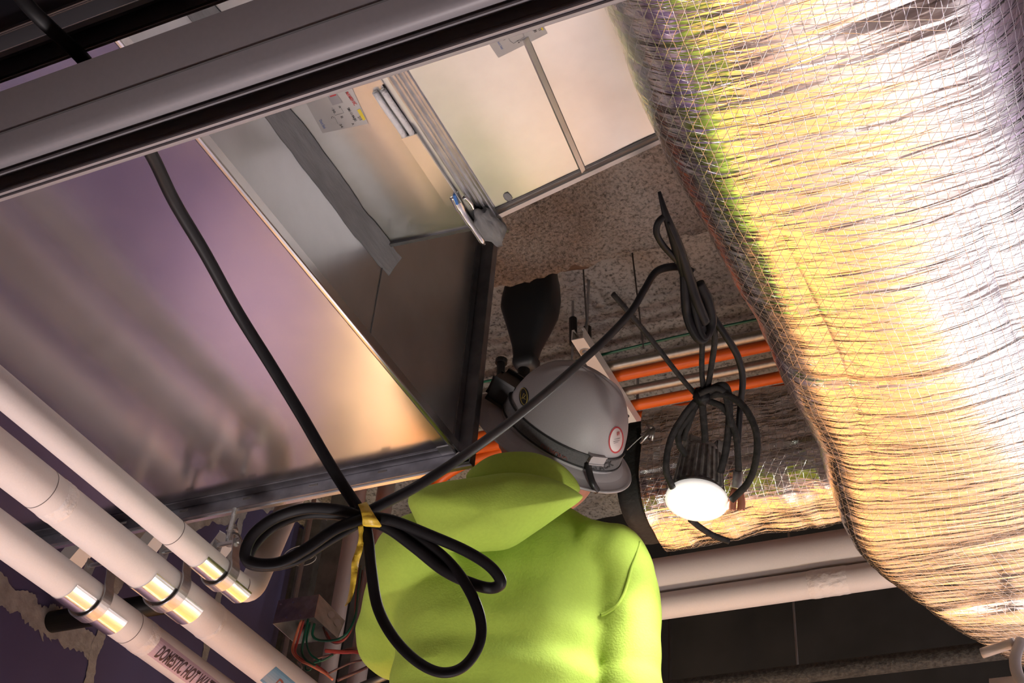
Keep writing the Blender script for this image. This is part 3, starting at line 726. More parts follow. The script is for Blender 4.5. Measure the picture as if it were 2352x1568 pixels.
# junction box
yb = 2.75
jb = empty('junction_box', at(720, 1420, y=yb), 'open galvanised junction box with red and green wires hanging out', 'junction box')
cor = {'tl': at(640, 1378, y=yb + .02), 'tm': at(733, 1364, y=yb - .03), 'tr': at(792, 1425, y=yb + .08), 'bl': at(626, 1432, y=yb - .02), 'bm': at(722, 1417, y=yb - .08), 'br': at(776, 1466, y=yb + .02)}
bm = nb()
def slab(bm, q, off): loft(bm, [q, [v + V(off) for v in q]])
slab(bm, [cor['tl'], cor['tm'], cor['bm'], cor['bl']], (0, .002, .001))
slab(bm, [cor['tm'], cor['tr'], cor['br'], cor['bm']], (-.001, .002, .001))
bk = cor['bl'] + (cor['br'] - cor['bm'])
tk = cor['tl'] + (cor['tr'] - cor['tm'])
slab(bm, [cor['bl'], bk, tk, cor['tl']], (.002, 0, 0)); slab(bm, [cor['br'], bk, tk, cor['tr']], (0, -.002, 0))
slab(bm, [cor['tl'], cor['tm'], cor['tr'], tk], (0, 0, -.002)); obj('box_body', bm, M['box'], jb)
tj = BVHTree.FromPolygons([cor['tl'], cor['tm'], cor['bm'], cor['bl'], cor['tr'], cor['br']], [(0, 1, 2, 3), (1, 4, 5, 2)])
def disc(px, py, rpx, m, lift, name, par, tree):
    c = hit(tree, px, py)
    if c is None: return
    decal(name, tree, [(px - rpx, py - rpx), (px + rpx, py - rpx), (px + rpx, py + rpx), (px - rpx, py + rpx)], m, par, lift=lift, ell=True)
for p in ((711, 1388), (761, 1411), (775, 1429)): disc(*p, 11 if p[0] == 711 else 8, M['zinc'], .002, 'knockout', jb, tj)
for p in ((673, 1383), (690, 1413), (658, 1418), (645, 1388)): disc(*p, 2.2, M['bright'], .003, 'screw', jb, tj)
def wire(lst, m, r=.0028, y=None, d=None, n=7):
    bm = nb(); tube(bm, smooth_path([at(p[0], p[1], y=(p[2] if len(p) > 2 else yb)) for p in lst], n), r, 8); return obj('wire', bm, M[m], jb, smooth=True)
wire([(692, 1425, 2.7), (678, 1465, 2.68), (672, 1495, 2.66), (688, 1515, 2.64), (712, 1527, 2.62), (745, 1545, 2.62), (764, 1560, 2.62)], 'wire_orange', .0034)
wire([(698, 1425, 2.72), (684, 1470, 2.70), (678, 1497, 2.68), (694, 1514, 2.66), (730, 1530, 2.64), (752, 1546, 2.63)], 'wire_red', .0034)
wire([(708, 1422, 2.7), (698, 1465, 2.68), (693, 1495, 2.66), (703, 1515, 2.65), (724, 1528, 2.64), (732, 1527, 2.66)], 'wire_green', .0036)
wire([(712, 1430, 2.74), (704, 1470, 2.72), (712, 1500, 2.7), (735, 1518, 2.7)], 'wire_green', .003)
wire([(722, 1432, 2.74), (718, 1458, 2.74), (735, 1470, 2.74), (775, 1468, 2.72), (800, 1450, 2.72), (817, 1410, 2.74), (822, 1360, 2.78), (828, 1300, 2.82)], 'wire_green', .0036)
wire([(748, 1450, 2.76), (765, 1473, 2.74), (795, 1464, 2.73), (814, 1420, 2.75), (818, 1370, 2.78), (826, 1300, 2.83)], 'wire_red', .003)
wire([(742, 1440, 2.76), (755, 1468, 2.75), (780, 1476, 2.74), (808, 1445, 2.74), (821, 1385, 2.78), (833, 1310, 2.82)], 'wire_brown', .003)
wire([(684, 1520, 2.66), (692, 1530, 2.66), (690, 1540, 2.66)], 'wire_grey', .003)
wire([(701, 1530, 2.66), (703, 1538, 2.66), (712, 1538, 2.66), (716, 1528, 2.66)], 'wire_green', .0025)
def loose(lst, m, lab, r=.003):
    bm = nb(); tube(bm, smooth_path([at(*p[:2], y=p[2]) for p in lst], 7), r, 8); tag(obj('loose_wire', bm, M[m], smooth=True), lab, 'wire', 'loose wires left of the lime hoodie')
loose([(748, 1494, 2.9), (790, 1497, 2.9), (815, 1496, 2.9), (845, 1502, 2.9), (880, 1503, 2.88)], 'wire_red', 'dark red loose wires bunched left of the lime hoodie', .006)
loose([(720, 1513, 2.95), (760, 1503, 2.95), (800, 1490, 2.9), (840, 1488, 2.9), (875, 1500, 2.88)], 'wire_brown', 'thin brown wire arching over the white risers')
loose([(755, 1546, 2.95), (800, 1524, 2.95), (830, 1516, 2.95), (880, 1508, 2.9)], 'wire_brown', 'thin brown wire hanging lower across the white risers')
loose([(775, 1562, 2.95), (830, 1538, 2.95), (885, 1510, 2.9)], 'wire_brown', 'lowest brown wire across the white risers', .0045)
loose([(720, 1522, 2.9), (745, 1515, 2.9), (765, 1503, 2.9)], 'wire_green', 'short green wire end below the junction box')

# ================================================================== right background
for (p, r, lab) in (((1700, 1296), .060, 'upper white insulated pipe below the foil branch'), ((1700, 1366), .042, 'lower white insulated pipe below the foil branch')):
    q = at(*p, y=3.6)
    bm = nb(); tube(bm, [V((-1.6 + 3.4 * k / 12, 3.6, q.z)) for k in range(13)], r, 36)
    pr = empty('white_insulated_pipe', (-.9, 3.6, q.z), lab, 'pipe'); obj('pipe_jacket', bm, M['jacket'], pr, smooth=True)
    if r < .05:
        bm = nb()
        for x0 in (at(1860, 1350, y=3.6).x,):
            rings = []
            for k in range(11):
                x = x0 + .012 * k; rings.append([V((x, 3.6 + (r + .001 + (.0028 * abs(noise.noise(V((a * .7, k * .8, 1)))) if 0 < k < 10 else -.001)) * math.cos(a * math.pi / 20), q.z + (r + .001 + (.0028 * abs(noise.noise(V((a * .7, k * .8, 1)))) if 0 < k < 10 else -.001)) * math.sin(a * math.pi / 20))) for a in range(40)])
            loft(bm, rings, cap=False)
        obj('jacket_tape', bm, M['jacket_tape'], pr, smooth=True)
q0 = at(1900, 1540, y=3.7); tube_thing('rough_pipe', [V((-1.6 + .1 * k, 3.7, q0.z + .003 * noise.noise(V((k, 0, 0))))) for k in range(44)], .028, M['rough_iron'], 'rough dark pipe crossing the black corner at lower right', 'pipe', seg=16)
q0 = at(2300, 1562, y=3.3); tube_thing('pale_pipe', [V((-.3, 3.3, q0.z - .03)), V((1.5, 3.3, q0.z - .03))], .035, M['jacket'], 'pale pipe just entering the bottom right corner', 'pipe', seg=20)
for (px, py, y, r, lab) in ((1828, 1469, 3.9, .004, 'thin hanging wire left of the sagging foil'), (1538, 1500, 4.0, .006, 'thin brownish rod close to the right sleeve')):
    a, b = vert(px, py, y, .5, 4.38); tube_thing('hanging_wire', [a, b], r, M['thin_wire'] if r > .005 else M['wire_grey'], lab, 'wire', seg=8)
# thin wires dropping from the deck
for (pa, pb, lab) in (((1448, 545), (1478, 800), 'right thin wire hanging from the deck'), ((1338, 590), (1348, 752), 'left thin wire hanging from the deck to the strut')):
    a, b = at(*pa, y=2.85), at(*pb, y=2.85); tube_thing('hanging_wire', [a + (a - b) * .6, b], .0028, M['thin_wire'], lab, 'wire', seg=6)
# anchors: rods with sleeves below the deck
for (pa, pb, pc, lab) in (((1316, 732), (1317, 790), (1314, 850), 'threaded rod with dark sleeve left of the strut'), ((1349, 752), (1349, 795), (1349, 806), 'short dark anchor on top of the strut')):
    e = empty('ceiling_anchor', at(*pa, y=2.95), lab, 'anchor')
    bm = nb(); cyl(bm, at(pa[0], pa[1] - 40, y=2.95), at(*pc, y=2.95), .0045, 8); obj('rod', bm, M['rod'], e)
    bm = nb(); cyl(bm, at(*pa, y=2.95), at(*pb, y=2.95), .013, 12); obj('sleeve', bm, M['iron'], e)
bm = nb(); cyl(bm, at(1151, 830, y=3.0), at(1150, 872, y=3.0), .014, 12); cyl(bm, at(1152, 826, y=3.0), at(1151, 834, y=3.0), .02, 12); tag(obj('ceiling_anchor', bm, M['iron']), 'small dark anchor stub left of the tool pole', 'anchor')

# ================================================================== FOIL-WRAPPED DUCT (right)
def wrapped(name, label):
    """big rectangular duct under foil faced insulation, running along Y, closing in at its far end"""
    ZB = 3.05
    st = [(-.8, -.50, .11), (.6, -.50, .11), (1.04, -.495, .10), (1.435, -.505, .10), (1.77, -.49, .10), (2.27, -.472, .12), (2.50, -.485, .14), (2.63, -.485, .17), (2.75, -.46, .17), (2.87, -.42, .22), (3.05, -.345, .28), (3.22, -.27, .34), (3.45, -.17, .42), (3.7, -.1, .5)]
    def lerp(y, k):
        for a, b in zip(st, st[1:]):
            if y <= b[0]:
                t = (y - a[0]) / (b[0] - a[0]); t = t * t * (3 - 2 * t) if False else t; return a[k] + (b[k] - a[k]) * t
        return st[-1][k]
    rows = []; uvr = []
    y = -.4; dy = .0042
    base = [(0, .52)]
    nb_ = 96; cr = .075
    while y < 3.6:
        cr = .15 + .03 * max(0, min(1, (1.4 - y) / .4)) - .08 * max(0, min(1, (y - 1.9) / .8))
        xl = lerp(y, 1); xr = lerp(y, 2) + .0; H = .62
        # outline from top of left side, down, round corner, across the bottom, round corner, up the right side
        pts = []
        sag = .022 * math.sin(max(0, min(1, (y - .2) / 3)) * math.pi * 4.2) + .012 * fbm(V((0, y * 2.2, 0)))
        n1 = 20
        for k in range(n1): pts.append((xl, ZB + cr + (H - cr) * (1 - k / n1), (-1, 0)))
        for k in range(10):
            a = math.pi + (math.pi / 2) * k / 10; pts.append((xl + cr + cr * math.cos(a), ZB + cr + cr * math.sin(a), (math.cos(a), math.sin(a))))
        n2 = 84
        for k in range(n2):
            t = k / n2; x = xl + cr + (xr - xl - 2 * cr) * t
            pts.append((x, ZB - (.020 + sag * .6) * math.sin(math.pi * t) ** .8, (0, -1)))
        for k in range(10):
            a = 1.5 * math.pi + (math.pi / 2) * k / 10; pts.append((xr - cr + cr * math.cos(a), ZB + cr + cr * math.sin(a), (math.cos(a), math.sin(a))))
        for k in range(n1 + 1): pts.append((xr, ZB + cr + (H - cr) * k / n1, (1, 0)))
        row = []; ur = []; s = 0; lp = None
        for (x, z, nn) in pts:
            if lp: s += math.hypot(x - lp[0], z - lp[1])
            lp = (x, z)
            # wrinkles: many ridges running round, larger folds, puckers
            yy = y + .05 * (x - xl) + .02 * noise.noise(V((s * 3, y * 2, 1)))
            amp = .0010 + .0006 * noise.noise(V((s * 4, y * 5, 7)))
            wv = amp * noise.noise(V((s * 4.5, yy * 62, 0))) + .0020 * noise.noise(V((s * 3.0, yy * 21, 4)))
            big = .008 * noise.noise(V((s * 2.2, yy * 5, 11)))
            for (yc, sl, wd, am) in ((1.18, .02, .014, .012), (1.36, -.05, .01, .010), (1.95, .03, .012, .008), (2.2, -.02, .016, .012), (2.62, .0, .02, .02), (2.9, .02, .02, .016)):
                q = (yy - yc - sl * s) / wd
                if abs(q) < 3: big -= am * max(0, .15 + 1.1 * noise.noise(V((s * 3.2, yc * 7, 3)))) * math.exp(-q * q)
            dsp = wv + big
            row.append(V((x + nn[0] * dsp, y, z + nn[1] * dsp))); ur.append((s, y))
        rows.append(row); uvr.append(ur); y += dy
    bm = nb(); vs = loft(bm, rows, closed=False, cap=False)
    uvl = bm.loops.layers.uv.new('UVMap'); mp = {}
    for r, u in zip(vs, uvr):
        for v, q in zip(r, u): mp[v] = q
    for f in bm.faces:
        for l in f.loops: l[uvl].uv = mp[l.vert]
    o = obj(name, bm, M['foil'], smooth=True); return tag(o, label, 'duct')
wd = wrapped('wrapped_duct', 'big duct wrapped in crinkled silver foil insulation, filling the right side')

# foil branch: a wrapped stub off the big duct with an open end on the left
br = empty('wrapped_branch', (-.7, 2.6, 3.1), 'short foil wrapped branch duct behind the hanging work lamp', 'duct')
rows = []; uvr = []
sec = []
y0, y1, z0, z1, cr = 2.46, 2.73, 3.18, 3.50, .095
s = 0
def rr(n=10):
    P = []
    for cx, cy, a0 in ((y0 + cr, z0 + cr, 180), (y1 - cr, z0 + cr, 270), (y1 - cr, z1 - cr, 0), (y0 + cr, z1 - cr, 90)):
        for k in range(n + 1):
            a = math.radians(a0 + 90 * k / n); P.append((cx + cr * math.cos(a), cy + cr * math.sin(a), math.cos(a), math.sin(a)))
    return P
base = rr()
P = []
for a, b in zip(base, base[1:] + base[:1]):
    m_ = max(1, int(math.hypot(b[0] - a[0], b[1] - a[1]) / .012))
    for k in range(m_): P.append(tuple(a[i] + (b[i] - a[i]) * k / m_ for i in range(4)))
for i in range(76):
    x = -.93 + .46 * i / 75; row = []; ur = []; s = 0; lp = None
    for (yy, zz, ny_, nz_) in P:
        if lp: s += math.hypot(yy - lp[0], zz - lp[1])
        lp = (yy, zz)
        d_ = .008 * noise.noise(V((x * 14, s * 16, 2))) + .013 * noise.noise(V((x * 5, s * 4, 8))) + .003 * noise.noise(V((x * 40, s * 12, 6)))
        xx = x + (.016 * noise.noise(V((s * 5, 3, 0))) if i < 4 else 0)
        row.append(V((xx, yy + ny_ * d_, zz + nz_ * d_))); ur.append((x, s))
    rows.append(row); uvr.append(ur)
bm = nb(); vs = loft(bm, rows, closed=True, cap=False)
uvl = bm.loops.layers.uv.new('UVMap'); mp = {}
for r, u in zip(vs, uvr):
    for v, q in zip(r, u): mp[v] = q
for f in bm.faces:
    for l in f.loops: l[uvl].uv = mp[l.vert]
obj('foil_wrap', bm, M['foil'], br, smooth=True)
bm = nb(); rings = []
for x, sc_ in ((-.99, .80), (-.99, .86), (-.97, .88), (-.80, .86), (-.80, .80)):
    rings.append([V((x, (y0 + y1) / 2 + (p[0] - (y0 + y1) / 2) * sc_, (z0 + z1) / 2 + (p[1] - (z0 + z1) / 2) * sc_)) for p in P])
loft(bm, rings, closed=True, cap=False); obj('liner', bm, M['liner'], br, smooth=True, label='black rubbery liner at the open end')
bm = nb(); c = at(1500, 985, y=2.42)
for k in range(5):
    d_ = V((random.uniform(-.03, .03), random.uniform(-.01, .01), random.uniform(-.03, .03))); tube(bm, [c, c + d_ * .6, c + d_ * 1.2], [.006, .005, .003], 6)
tube(bm, smooth_path([c, at(1470, 1005, y=2.42), at(1440, 1033, y=2.42)], 4), .0015, 5); obj('tie_wire', bm, M['hook'], br, smooth=True)
# plastic clip at lower right corner
e = empty('plastic_clip', at(2335, 1500, y=3.0), 'translucent clip on the foil at the bottom right corner', 'clip')
bm = nb(); tube(bm, smooth_path([at(2255, 1500, y=2.98), at(2300, 1485, y=2.97), at(2330, 1475, y=2.96)], 4), .012, 10); obj('clip_arm', bm, mat('cloudy plastic', (.42, .38, .36), .3), e, smooth=True)
bm = nb(); tube(bm, smooth_path([at(2345, 1470, y=2.96), at(2332, 1510, y=2.95), at(2336, 1545, y=2.95), at(2352, 1575, y=2.95)], 4), .013, 10); obj('clip_body', bm, mat('grey plastic', (.38, .35, .34), .3), e, smooth=True)

# ================================================================== WORKER
W = empty('worker', (-1.0, 2.03, 1.0), 'person in a lime hooded sweatshirt and grey hard hat, seen from behind', 'person')
Lr = V((.91, .41, 0)).normalized(); Fw = V((-.41, .91, 0)).normalized(); Up = V((0, 0, 1))
tc = at(1150, 1480, d=2.5)
def tring(z, hw, hd, off=(0, 0), n=40):
    c = V((tc.x, tc.y, z)) + Lr * off[0] + Fw * off[1]
    out = []
    for k in range(n):
        a = 2 * math.pi * k / n; cs, sn = math.cos(a), math.sin(a)
        e = .8
        out.append(c + Lr * hw * math.copysign(abs(cs) ** e, cs) + Fw * hd * math.copysign(abs(sn) ** e, sn))
    return out
sh_r = at(1405, 1290, d=2.53); sh_l = at(948, 1265, d=2.5)
el_r = at(1432, 1640, d=2.42); el_l = at(898, 1455, d=2.62)
pole_x, pole_y = at(1205, 830, y=2.5).x, 2.5
hand_r = V((pole_x, pole_y, 2.52)); hand_l = V((pole_x, pole_y, 2.78))
# body: one continuous mesh (mostly under clothing)
bm = nb()
loft(bm, [tring(z, a, b) for z, a, b in ((1.95, .14, .10), (2.2, .145, .10), (2.5, .15, .105), (2.75, .16, .10), (2.83, .12, .08))])
neck0 = V((tc.x, tc.y, 2.82)) + Lr * .03 + Fw * .02
hatc = at(1285, 1005, d=2.72)
headc = hatc + V((-.01, .02, -.02))
tube(bm, smooth_path([neck0, (neck0 + headc) / 2 + Fw * -.0, headc], 5), [.066] * 5 + [.058] * 5 + [.06], 20)
n0 = len(bm.verts)
r_ = bmesh.ops.create_icosphere(bm, subdivisions=3, radius=1)
fa = (ROT @ V((-.86, .40, -.30))).normalized()          # the way the face looks
ha_u = (ROT @ V((.40, .84, .36))).normalized()
fa = (fa - ha_u * fa.dot(ha_u)).normalized(); hs = fa.cross(ha_u).normalized()
for v in r_['verts']:
    k = v.co.copy(); v.co = headc + fa * k.x * .098 + hs * k.y * .075 + ha_u * (k.z * .112 - .03)
    if k.x > .2 and k.z < -.1: v.co += fa * .012 * (k.x)       # jaw
def blob(bm, c, rad, ax):
    r__ = bmesh.ops.create_icosphere(bm, subdivisions=2, radius=1)
    for v in r__['verts']:
        k = v.co.copy(); v.co = V(c) + ax[0] * k.x * rad[0] + ax[1] * k.y * rad[1] + ax[2] * k.z * rad[2]
blob(bm, headc + fa * .104 - ha_u * .045, (.022, .014, .024), (fa, hs, ha_u))   # nose
for s_ in (-1, 1):
    blob(bm, headc + hs * .076 * s_ - ha_u * .04 - fa * .01, (.02, .01, .032), (fa, hs, ha_u))   # ears
    blob(bm, headc + fa * .088 + hs * .03 * s_ - ha_u * .02, (.014, .018, .012), (fa, hs, ha_u))  # brows / eyes
blob(bm, headc + fa * .094 - ha_u * .092, (.012, .026, .010), (fa, hs, ha_u))   # mouth
for s0, e0, h0 in ((sh_r, el_r, hand_r), (sh_l, el_l, hand_l)):
    wr = h0 + (e0 - h0).normalized() * .085
    tube(bm, smooth_path([s0, (s0 + e0) / 2, e0, (e0 + wr) / 2, wr], 4), [.05] * 4 + [.045] * 4 + [.043] * 4 + [.037] * 4 + [.03], 14)
    pm = h0 + (wr - h0) * .45
    dr = (wr - h0).normalized(); side = dr.cross(Up).normalized()
    blob(bm, pm + side * .0, (.045, .020, .04), (dr, side, Up))
    for f in range(4):   # fingers wrap the pole
        zc = (.028 - .019 * f); pts = [pm - dr * .01 + side * .012 + Up * zc]
        for k in range(1, 7):
            a = k * .62 - .5; pts.append(V((h0.x, h0.y, h0.z + zc)) + (dr * math.cos(a) + side * math.sin(a)) * .029)
        tube(bm, pts, [.0095] * 3 + [.009, .0085, .008, .007], 10)
    pts = [pm + Up * .03 - side * .012] + [V((h0.x, h0.y, h0.z + .045)) + (dr * math.cos(a) - side * math.sin(a)) * .03 for a in (.3, .9, 1.5, 2.1)]
    tube(bm, pts, [.012, .011, .0105, .010, .008], 10)
for s_ in (-1, 1):  # legs
    hp = V((tc.x, tc.y, 1.98)) + Lr * .09 * s_
    tube(bm, smooth_path([hp, hp + V((0, 0, -.43)) + Fw * .03, hp + V((0, 0, -.86))], 5), [.085] * 4 + [.06] * 4 + [.05, .045, .042], 16)
    blob(bm, hp + V((0, 0, -.90)) + Fw * .06, (.12, .045, .04), (Fw, Lr, Up))
ob = obj('body', bm, M['skin'], W)
md = ob.modifiers.new('remesh', 'REMESH'); md.mode = 'VOXEL'; md.voxel_size = .006; md.use_smooth_shade = True
sm = ob.modifiers.new('smooth', 'SMOOTH'); sm.iterations = 2
# hoodie
bm = nb()
loft(bm, [tring(z, a, b, o) for z, a, b, o in ((2.02, .185, .14, (0, 0)), (2.2, .198, .145, (0, 0)), (2.40, .193, .14, (0, 0)), (2.46, .190, .148, (0, 0)), (2.50, .186, .136, (0, 0)), (2.545, .193, .150, (0, 0)), (2.585, .187, .137, (0, 0)), (2.63, .197, .148, (0, 0)), (2.68, .202, .14, (.0, .0)), (2.74, .222, .137, (.01, .01)), (2.79, .226, .126, (.015, .01)), (2.835, .208, .112, (.022, .012)), (2.87, .175, .10, (.03, .015)), (2.895, .13, .09, (.035, .02)), (2.92, .09, .08, (.04, .02)))])
tube(bm, smooth_path([sh_r + Lr * -.06 + V((0, 0, .02)), sh_r, at(1432, 1350, d=2.51), at(1436, 1460, d=2.47), at(1436, 1560, d=2.44), el_r + V((0, 0, -.02)), (el_r + hand_r) / 2, hand_r + (el_r - hand_r).normalized() * .1], 5),
     [.06] * 4 + [.068] * 5 + [.066] * 6 + [.064] * 6 + [.066] * 6 + [.066] * 4 + [.052] * 4 + [.045], 20)
tube(bm, smooth_path([sh_l + Lr * .06 + V((0, 0, .02)), sh_l, at(925, 1340, d=2.55), at(900, 1430, d=2.6), el_l + V((0, 0, -.015)), (el_l + hand_l) / 2, hand_l + (el_l - hand_l).normalized() * .1], 5),
     [.07] * 4 + [.072] * 6 + [.066] * 5 + [.064] * 6 + [.066] * 3 + [.058] * 3 + [.05] * 3 + [.042], 20)
ho = obj('hoodie', bm, M['hivis'], W, label='lime green hooded sweatshirt')
md = ho.modifiers.new('remesh', 'REMESH'); md.mode = 'VOXEL'; md.voxel_size = .008; md.use_smooth_shade = True
sm = ho.modifiers.new('smooth', 'SMOOTH'); sm.iterations = 10; sm.factor = .6
tx = bpy.data.textures.new('folds', 'CLOUDS'); tx.noise_scale = .18; tx.noise_depth = 2
dm = ho.modifiers.new('folds', 'DISPLACE'); dm.texture = tx; dm.strength = .02; dm.mid_level = .5; dm.texture_coords = 'GLOBAL'
# hood: soft pillow lying on the upper back
def pillow(outline, d0, front, back, rings_=9, sd=0, off=(0, 0), wr=.006):
    bm = nb(); ol = [V((x, y, 0)) for x, y in outline]
    Q = [ol[-1]] + ol + ol[:2]; out = []
    for i in range(1, len(Q) - 2):
        p0, p1, p2, p3 = Q[i - 1:i + 3]
        for k in range(8):
            t = k / 8; out.append(.5 * ((2 * p1) + (p2 - p0) * t + (2 * p0 - 5 * p1 + 4 * p2 - p3) * t * t + (3 * p1 - p0 - 3 * p2 + p3) * t ** 3))
    c = sum(out, V((0, 0, 0))) / len(out) + V((*off, 0)); n = len(out); rr_ = []
    for h, ss in ((-front, [0.12, .3, .5, .68, .82, .92, .98]), (0, [1.0]), (back, [.98, .9, .7, .4, .12])):
        for s_ in ss:
            ring = []
            for p in out:
                q = c + (p - c) * s_; z = d0 + h * math.sqrt(max(0, 1 - s_ * s_)) + wr * noise.noise(V((q.x / 60, q.y / 60, sd)))
                ring.append(at(q.x, q.y, d=z))
            rr_.append(ring)
    loft(bm, rr_); return bm
hd = obj('hood', pillow([(937, 1150), (955, 1125), (1010, 1108), (1080, 1097), (1180, 1085), (1270, 1100), (1330, 1132), (1334, 1148), (1290, 1180), (1230, 1222), (1172, 1258), (1120, 1266), (1050, 1268), (1000, 1262), (970, 1225), (950, 1185)], 2.40, .075, .12, sd=3), M['hivis'], ho, smooth=True)
hd2 = obj('hood_collar', pillow([(1072, 1100), (1100, 1062), (1150, 1040), (1230, 1040), (1300, 1075), (1330, 1130), (1240, 1140), (1150, 1125)], 2.52, .06, .10, sd=8), M['hivis'], ho, smooth=True)
# sleeve seam
def seam_on(lst, d):
    bm = nb(); tube(bm, smooth_path([at(*p, d=d_) for p, d_ in zip(lst, d)], 6), .0035, 8); obj('sleeve_seam', bm, M['hivis'], ho, smooth=True)
dg = bpy.context.evaluated_depsgraph_get(); dg.update(); he = ho.evaluated_get(dg); hm = he.to_mesh()
th = BVHTree.FromPolygons([ho.matrix_world @ v.co for v in hm.vertices], [tuple(p.vertices) for p in hm.polygons]); he.to_mesh_clear()
def on_hoodie(lst):
    out = []
    for p in lst:
        h = hit(th, *p)
        if h: out.append(h + (CAM - h).normalized() * .001)
    return out
sp = on_hoodie([(1470, 1245), (1462, 1275), (1450, 1305), (1442, 1335), (1432, 1365), (1415, 1392), (1392, 1408), (1380, 1412)])
if len(sp) > 3:
    bm = nb(); tube(bm, smooth_path(sp, 5), .003, 8); obj('sleeve_seam', bm, M['hivis'], ho, smooth=True)
tr = nb(); loft(tr, [tring(z, a, b) for z, a, b in ((1.55, .18, .14), (1.8, .18, .14), (2.06, .175, .13))])
for s_ in (-1, 1):
    hp = V((tc.x, tc.y, 1.6)) + Lr * .09 * s_
    tube(tr, [hp + V((0, 0, .1)), hp + V((0, 0, -.1)) + Fw * .02, hp + V((0, 0, -.46))], [.095, .085, .075], 18)
obj('trousers', tr, M['denim'], W, smooth=True)

# hard hat
fr = fa; u = ha_u; sd = hs
hat = empty('hard_hat', hatc, 'grey hard hat with a dark elastic headlamp strap', 'hard hat')
def hp_(t, a, grow=0.):
    """point on the dome; t = 0 rim .. 1 crown, a = angle from the front"""
    ph = t * math.pi / 2; rr2 = math.cos(ph) ** .75; zz = math.sin(ph) ** .95
    rib = .004 * math.exp(-((math.sin(a)) / .22) ** 2) * math.sin(ph) if t > .3 else 0
    rib += .004 * math.exp(-((abs(math.sin(a)) - .55) / .10) ** 2) * max(0, math.sin(ph * 1.6 - .5)) if t > .3 and t < .96 else 0
    return hatc + fr * (.131 * rr2 + grow) * math.cos(a) + sd * (.110 * rr2 + grow) * math.sin(a) + u * (.158 * zz + rib + grow * .5)
bm = nb(); rings = []
for i in range(40):
    t = i / 40; rings.append([hp_(t, 2 * math.pi * k / 72) for k in range(72)])
vs = loft(bm, rings, cap=False); tp = bm.verts.new(hp_(1, 0))
for k in range(72): bm.faces.new((vs[-1][k], vs[-1][(k + 1) % 72], tp))
shell = obj('shell', bm, M['hat'], hat, smooth=True)
# brim
bm = nb(); rings = []
for g, dz in ((-.004, .004), (.006, .001), (.018, -.005), (.030, -.012), (.040, -.016), (.044, -.0165), (.0455, -.014), (.044, -.0115), (.038, -.013), (.02, -.006), (-.004, .001)):
    ring = []
    for k in range(96):
        a = 2 * math.pi * k / 96; gg = g * (1.0 + .45 * max(0, math.cos(a)) ** 3 - .12 * max(0, -math.cos(a))) if g > 0 else g
        base_ = hatc + fr * (.131 + gg) * math.cos(a) + sd * (.110 + gg) * math.sin(a)
        ring.append(base_ + u * (dz - .006 * max(0, math.cos(a)) ** 2))
    rings.append(ring)
loft(bm, rings, cap=False); obj('brim', bm, M['hat'], hat, smooth=True)
def band(z0_, z1_, grow, a0, a1, n=80, tilt=0):
    bm = nb(); rings = []
    for k in range(n + 1):
        a = a0 + (a1 - a0) * k / n; q = []
        for zz, gg in ((z0_, grow), (z1_, grow), (z1_, grow + .0022), (z0_, grow + .0022)):
            ph = math.asin(max(0, min(1, (zz / .158) ** (1 / .95)))); rr2 = math.cos(ph) ** .75
            q.append(hatc + fr * (.131 * rr2 + gg) * math.cos(a) + sd * (.110 * rr2 + gg) * math.sin(a) + u * (zz + tilt * math.cos(a)))
        rings.append(q)
    loft(bm, rings); return bm
st_ = obj('strap', band(.012, .040, .0015, 0, 2 * math.pi), M['strap'], hat, label='dark elastic headlamp strap')
obj('strap_edge', band(.0375, .0405, .0030, 0, 2 * math.pi), M['black'], st_); obj('strap_edge', band(.0105, .0135, .0034, 0, 2 * math.pi), M['black'], st_)
tst = bvh(st_)
writing('lettering', tst, 'BLACK', (1362, 1090), (1410, 1068), (-3, -13), mat('strap print', (.012, .012, .013), .6), st_, lift=.002, bold=.03)
writing('lettering', tst, 'DIAMOND', (1240, 1030), (1300, 1064), (5, -13), mat('dull red print', (.20, .06, .05), .6), st_, lift=.002)
# strap clip at the back and headlamp at the front
tsh = bvh(shell)
c = hit_near(tst, 1352, 1082)
bm = nb(); tube(bm, smooth_path([at(1350, 1062, d=(c - CAM).length - .004), at(1354, 1085, d=(c - CAM).length - .006), at(1362, 1110, d=(c - CAM).length - .012), at(1372, 1128, d=(c - CAM).length + .0)], 4), .0075, 8, flat=.2); obj('strap_clip', bm, M['black'], hat, smooth=True)
bm = nb(); c = hatc + fr * .145 + u * .03; obox(bm, c, (fr, sd, u), (.018, .03, .022), .006); obox(bm, c + fr * .02 + sd * .0, (fr, sd, u), (.008, .02, .016), .004); obj('headlamp', bm, M['black'], hat, label='black headlamp at the front')
bm = nb(); h = hit_near(tsh, 1368, 1052); nrm_ = (h - hatc); nrm_ = (nrm_ - u * nrm_.dot(u)).normalized(); tg = u.cross(nrm_)
obox(bm, h + nrm_ * .002, (tg, u, nrm_), (.017, .008, .007), .002); obj('slot_boss', bm, M['hat'], hat)
stk = decal('round_sticker', tsh, [(1400, 980), (1433, 978), (1432, 1040), (1396, 1042)], M['red_ink'], hat, lift=.0012, ell=True, label='oval white sticker with red rim')
s2 = decal('sticker_face', tsh, [(1403, 984), (1430, 982), (1429, 1036), (1399, 1038)], M['white_print'], stk, lift=.0018, ell=True)
tsk = bvh(s2)
writing('lettering', tsk, 'WT', (1416, 1001), (1428, 998), (1.2, -10), M['red_ink'], s2, lift=.001, bold=.01, sub=False)
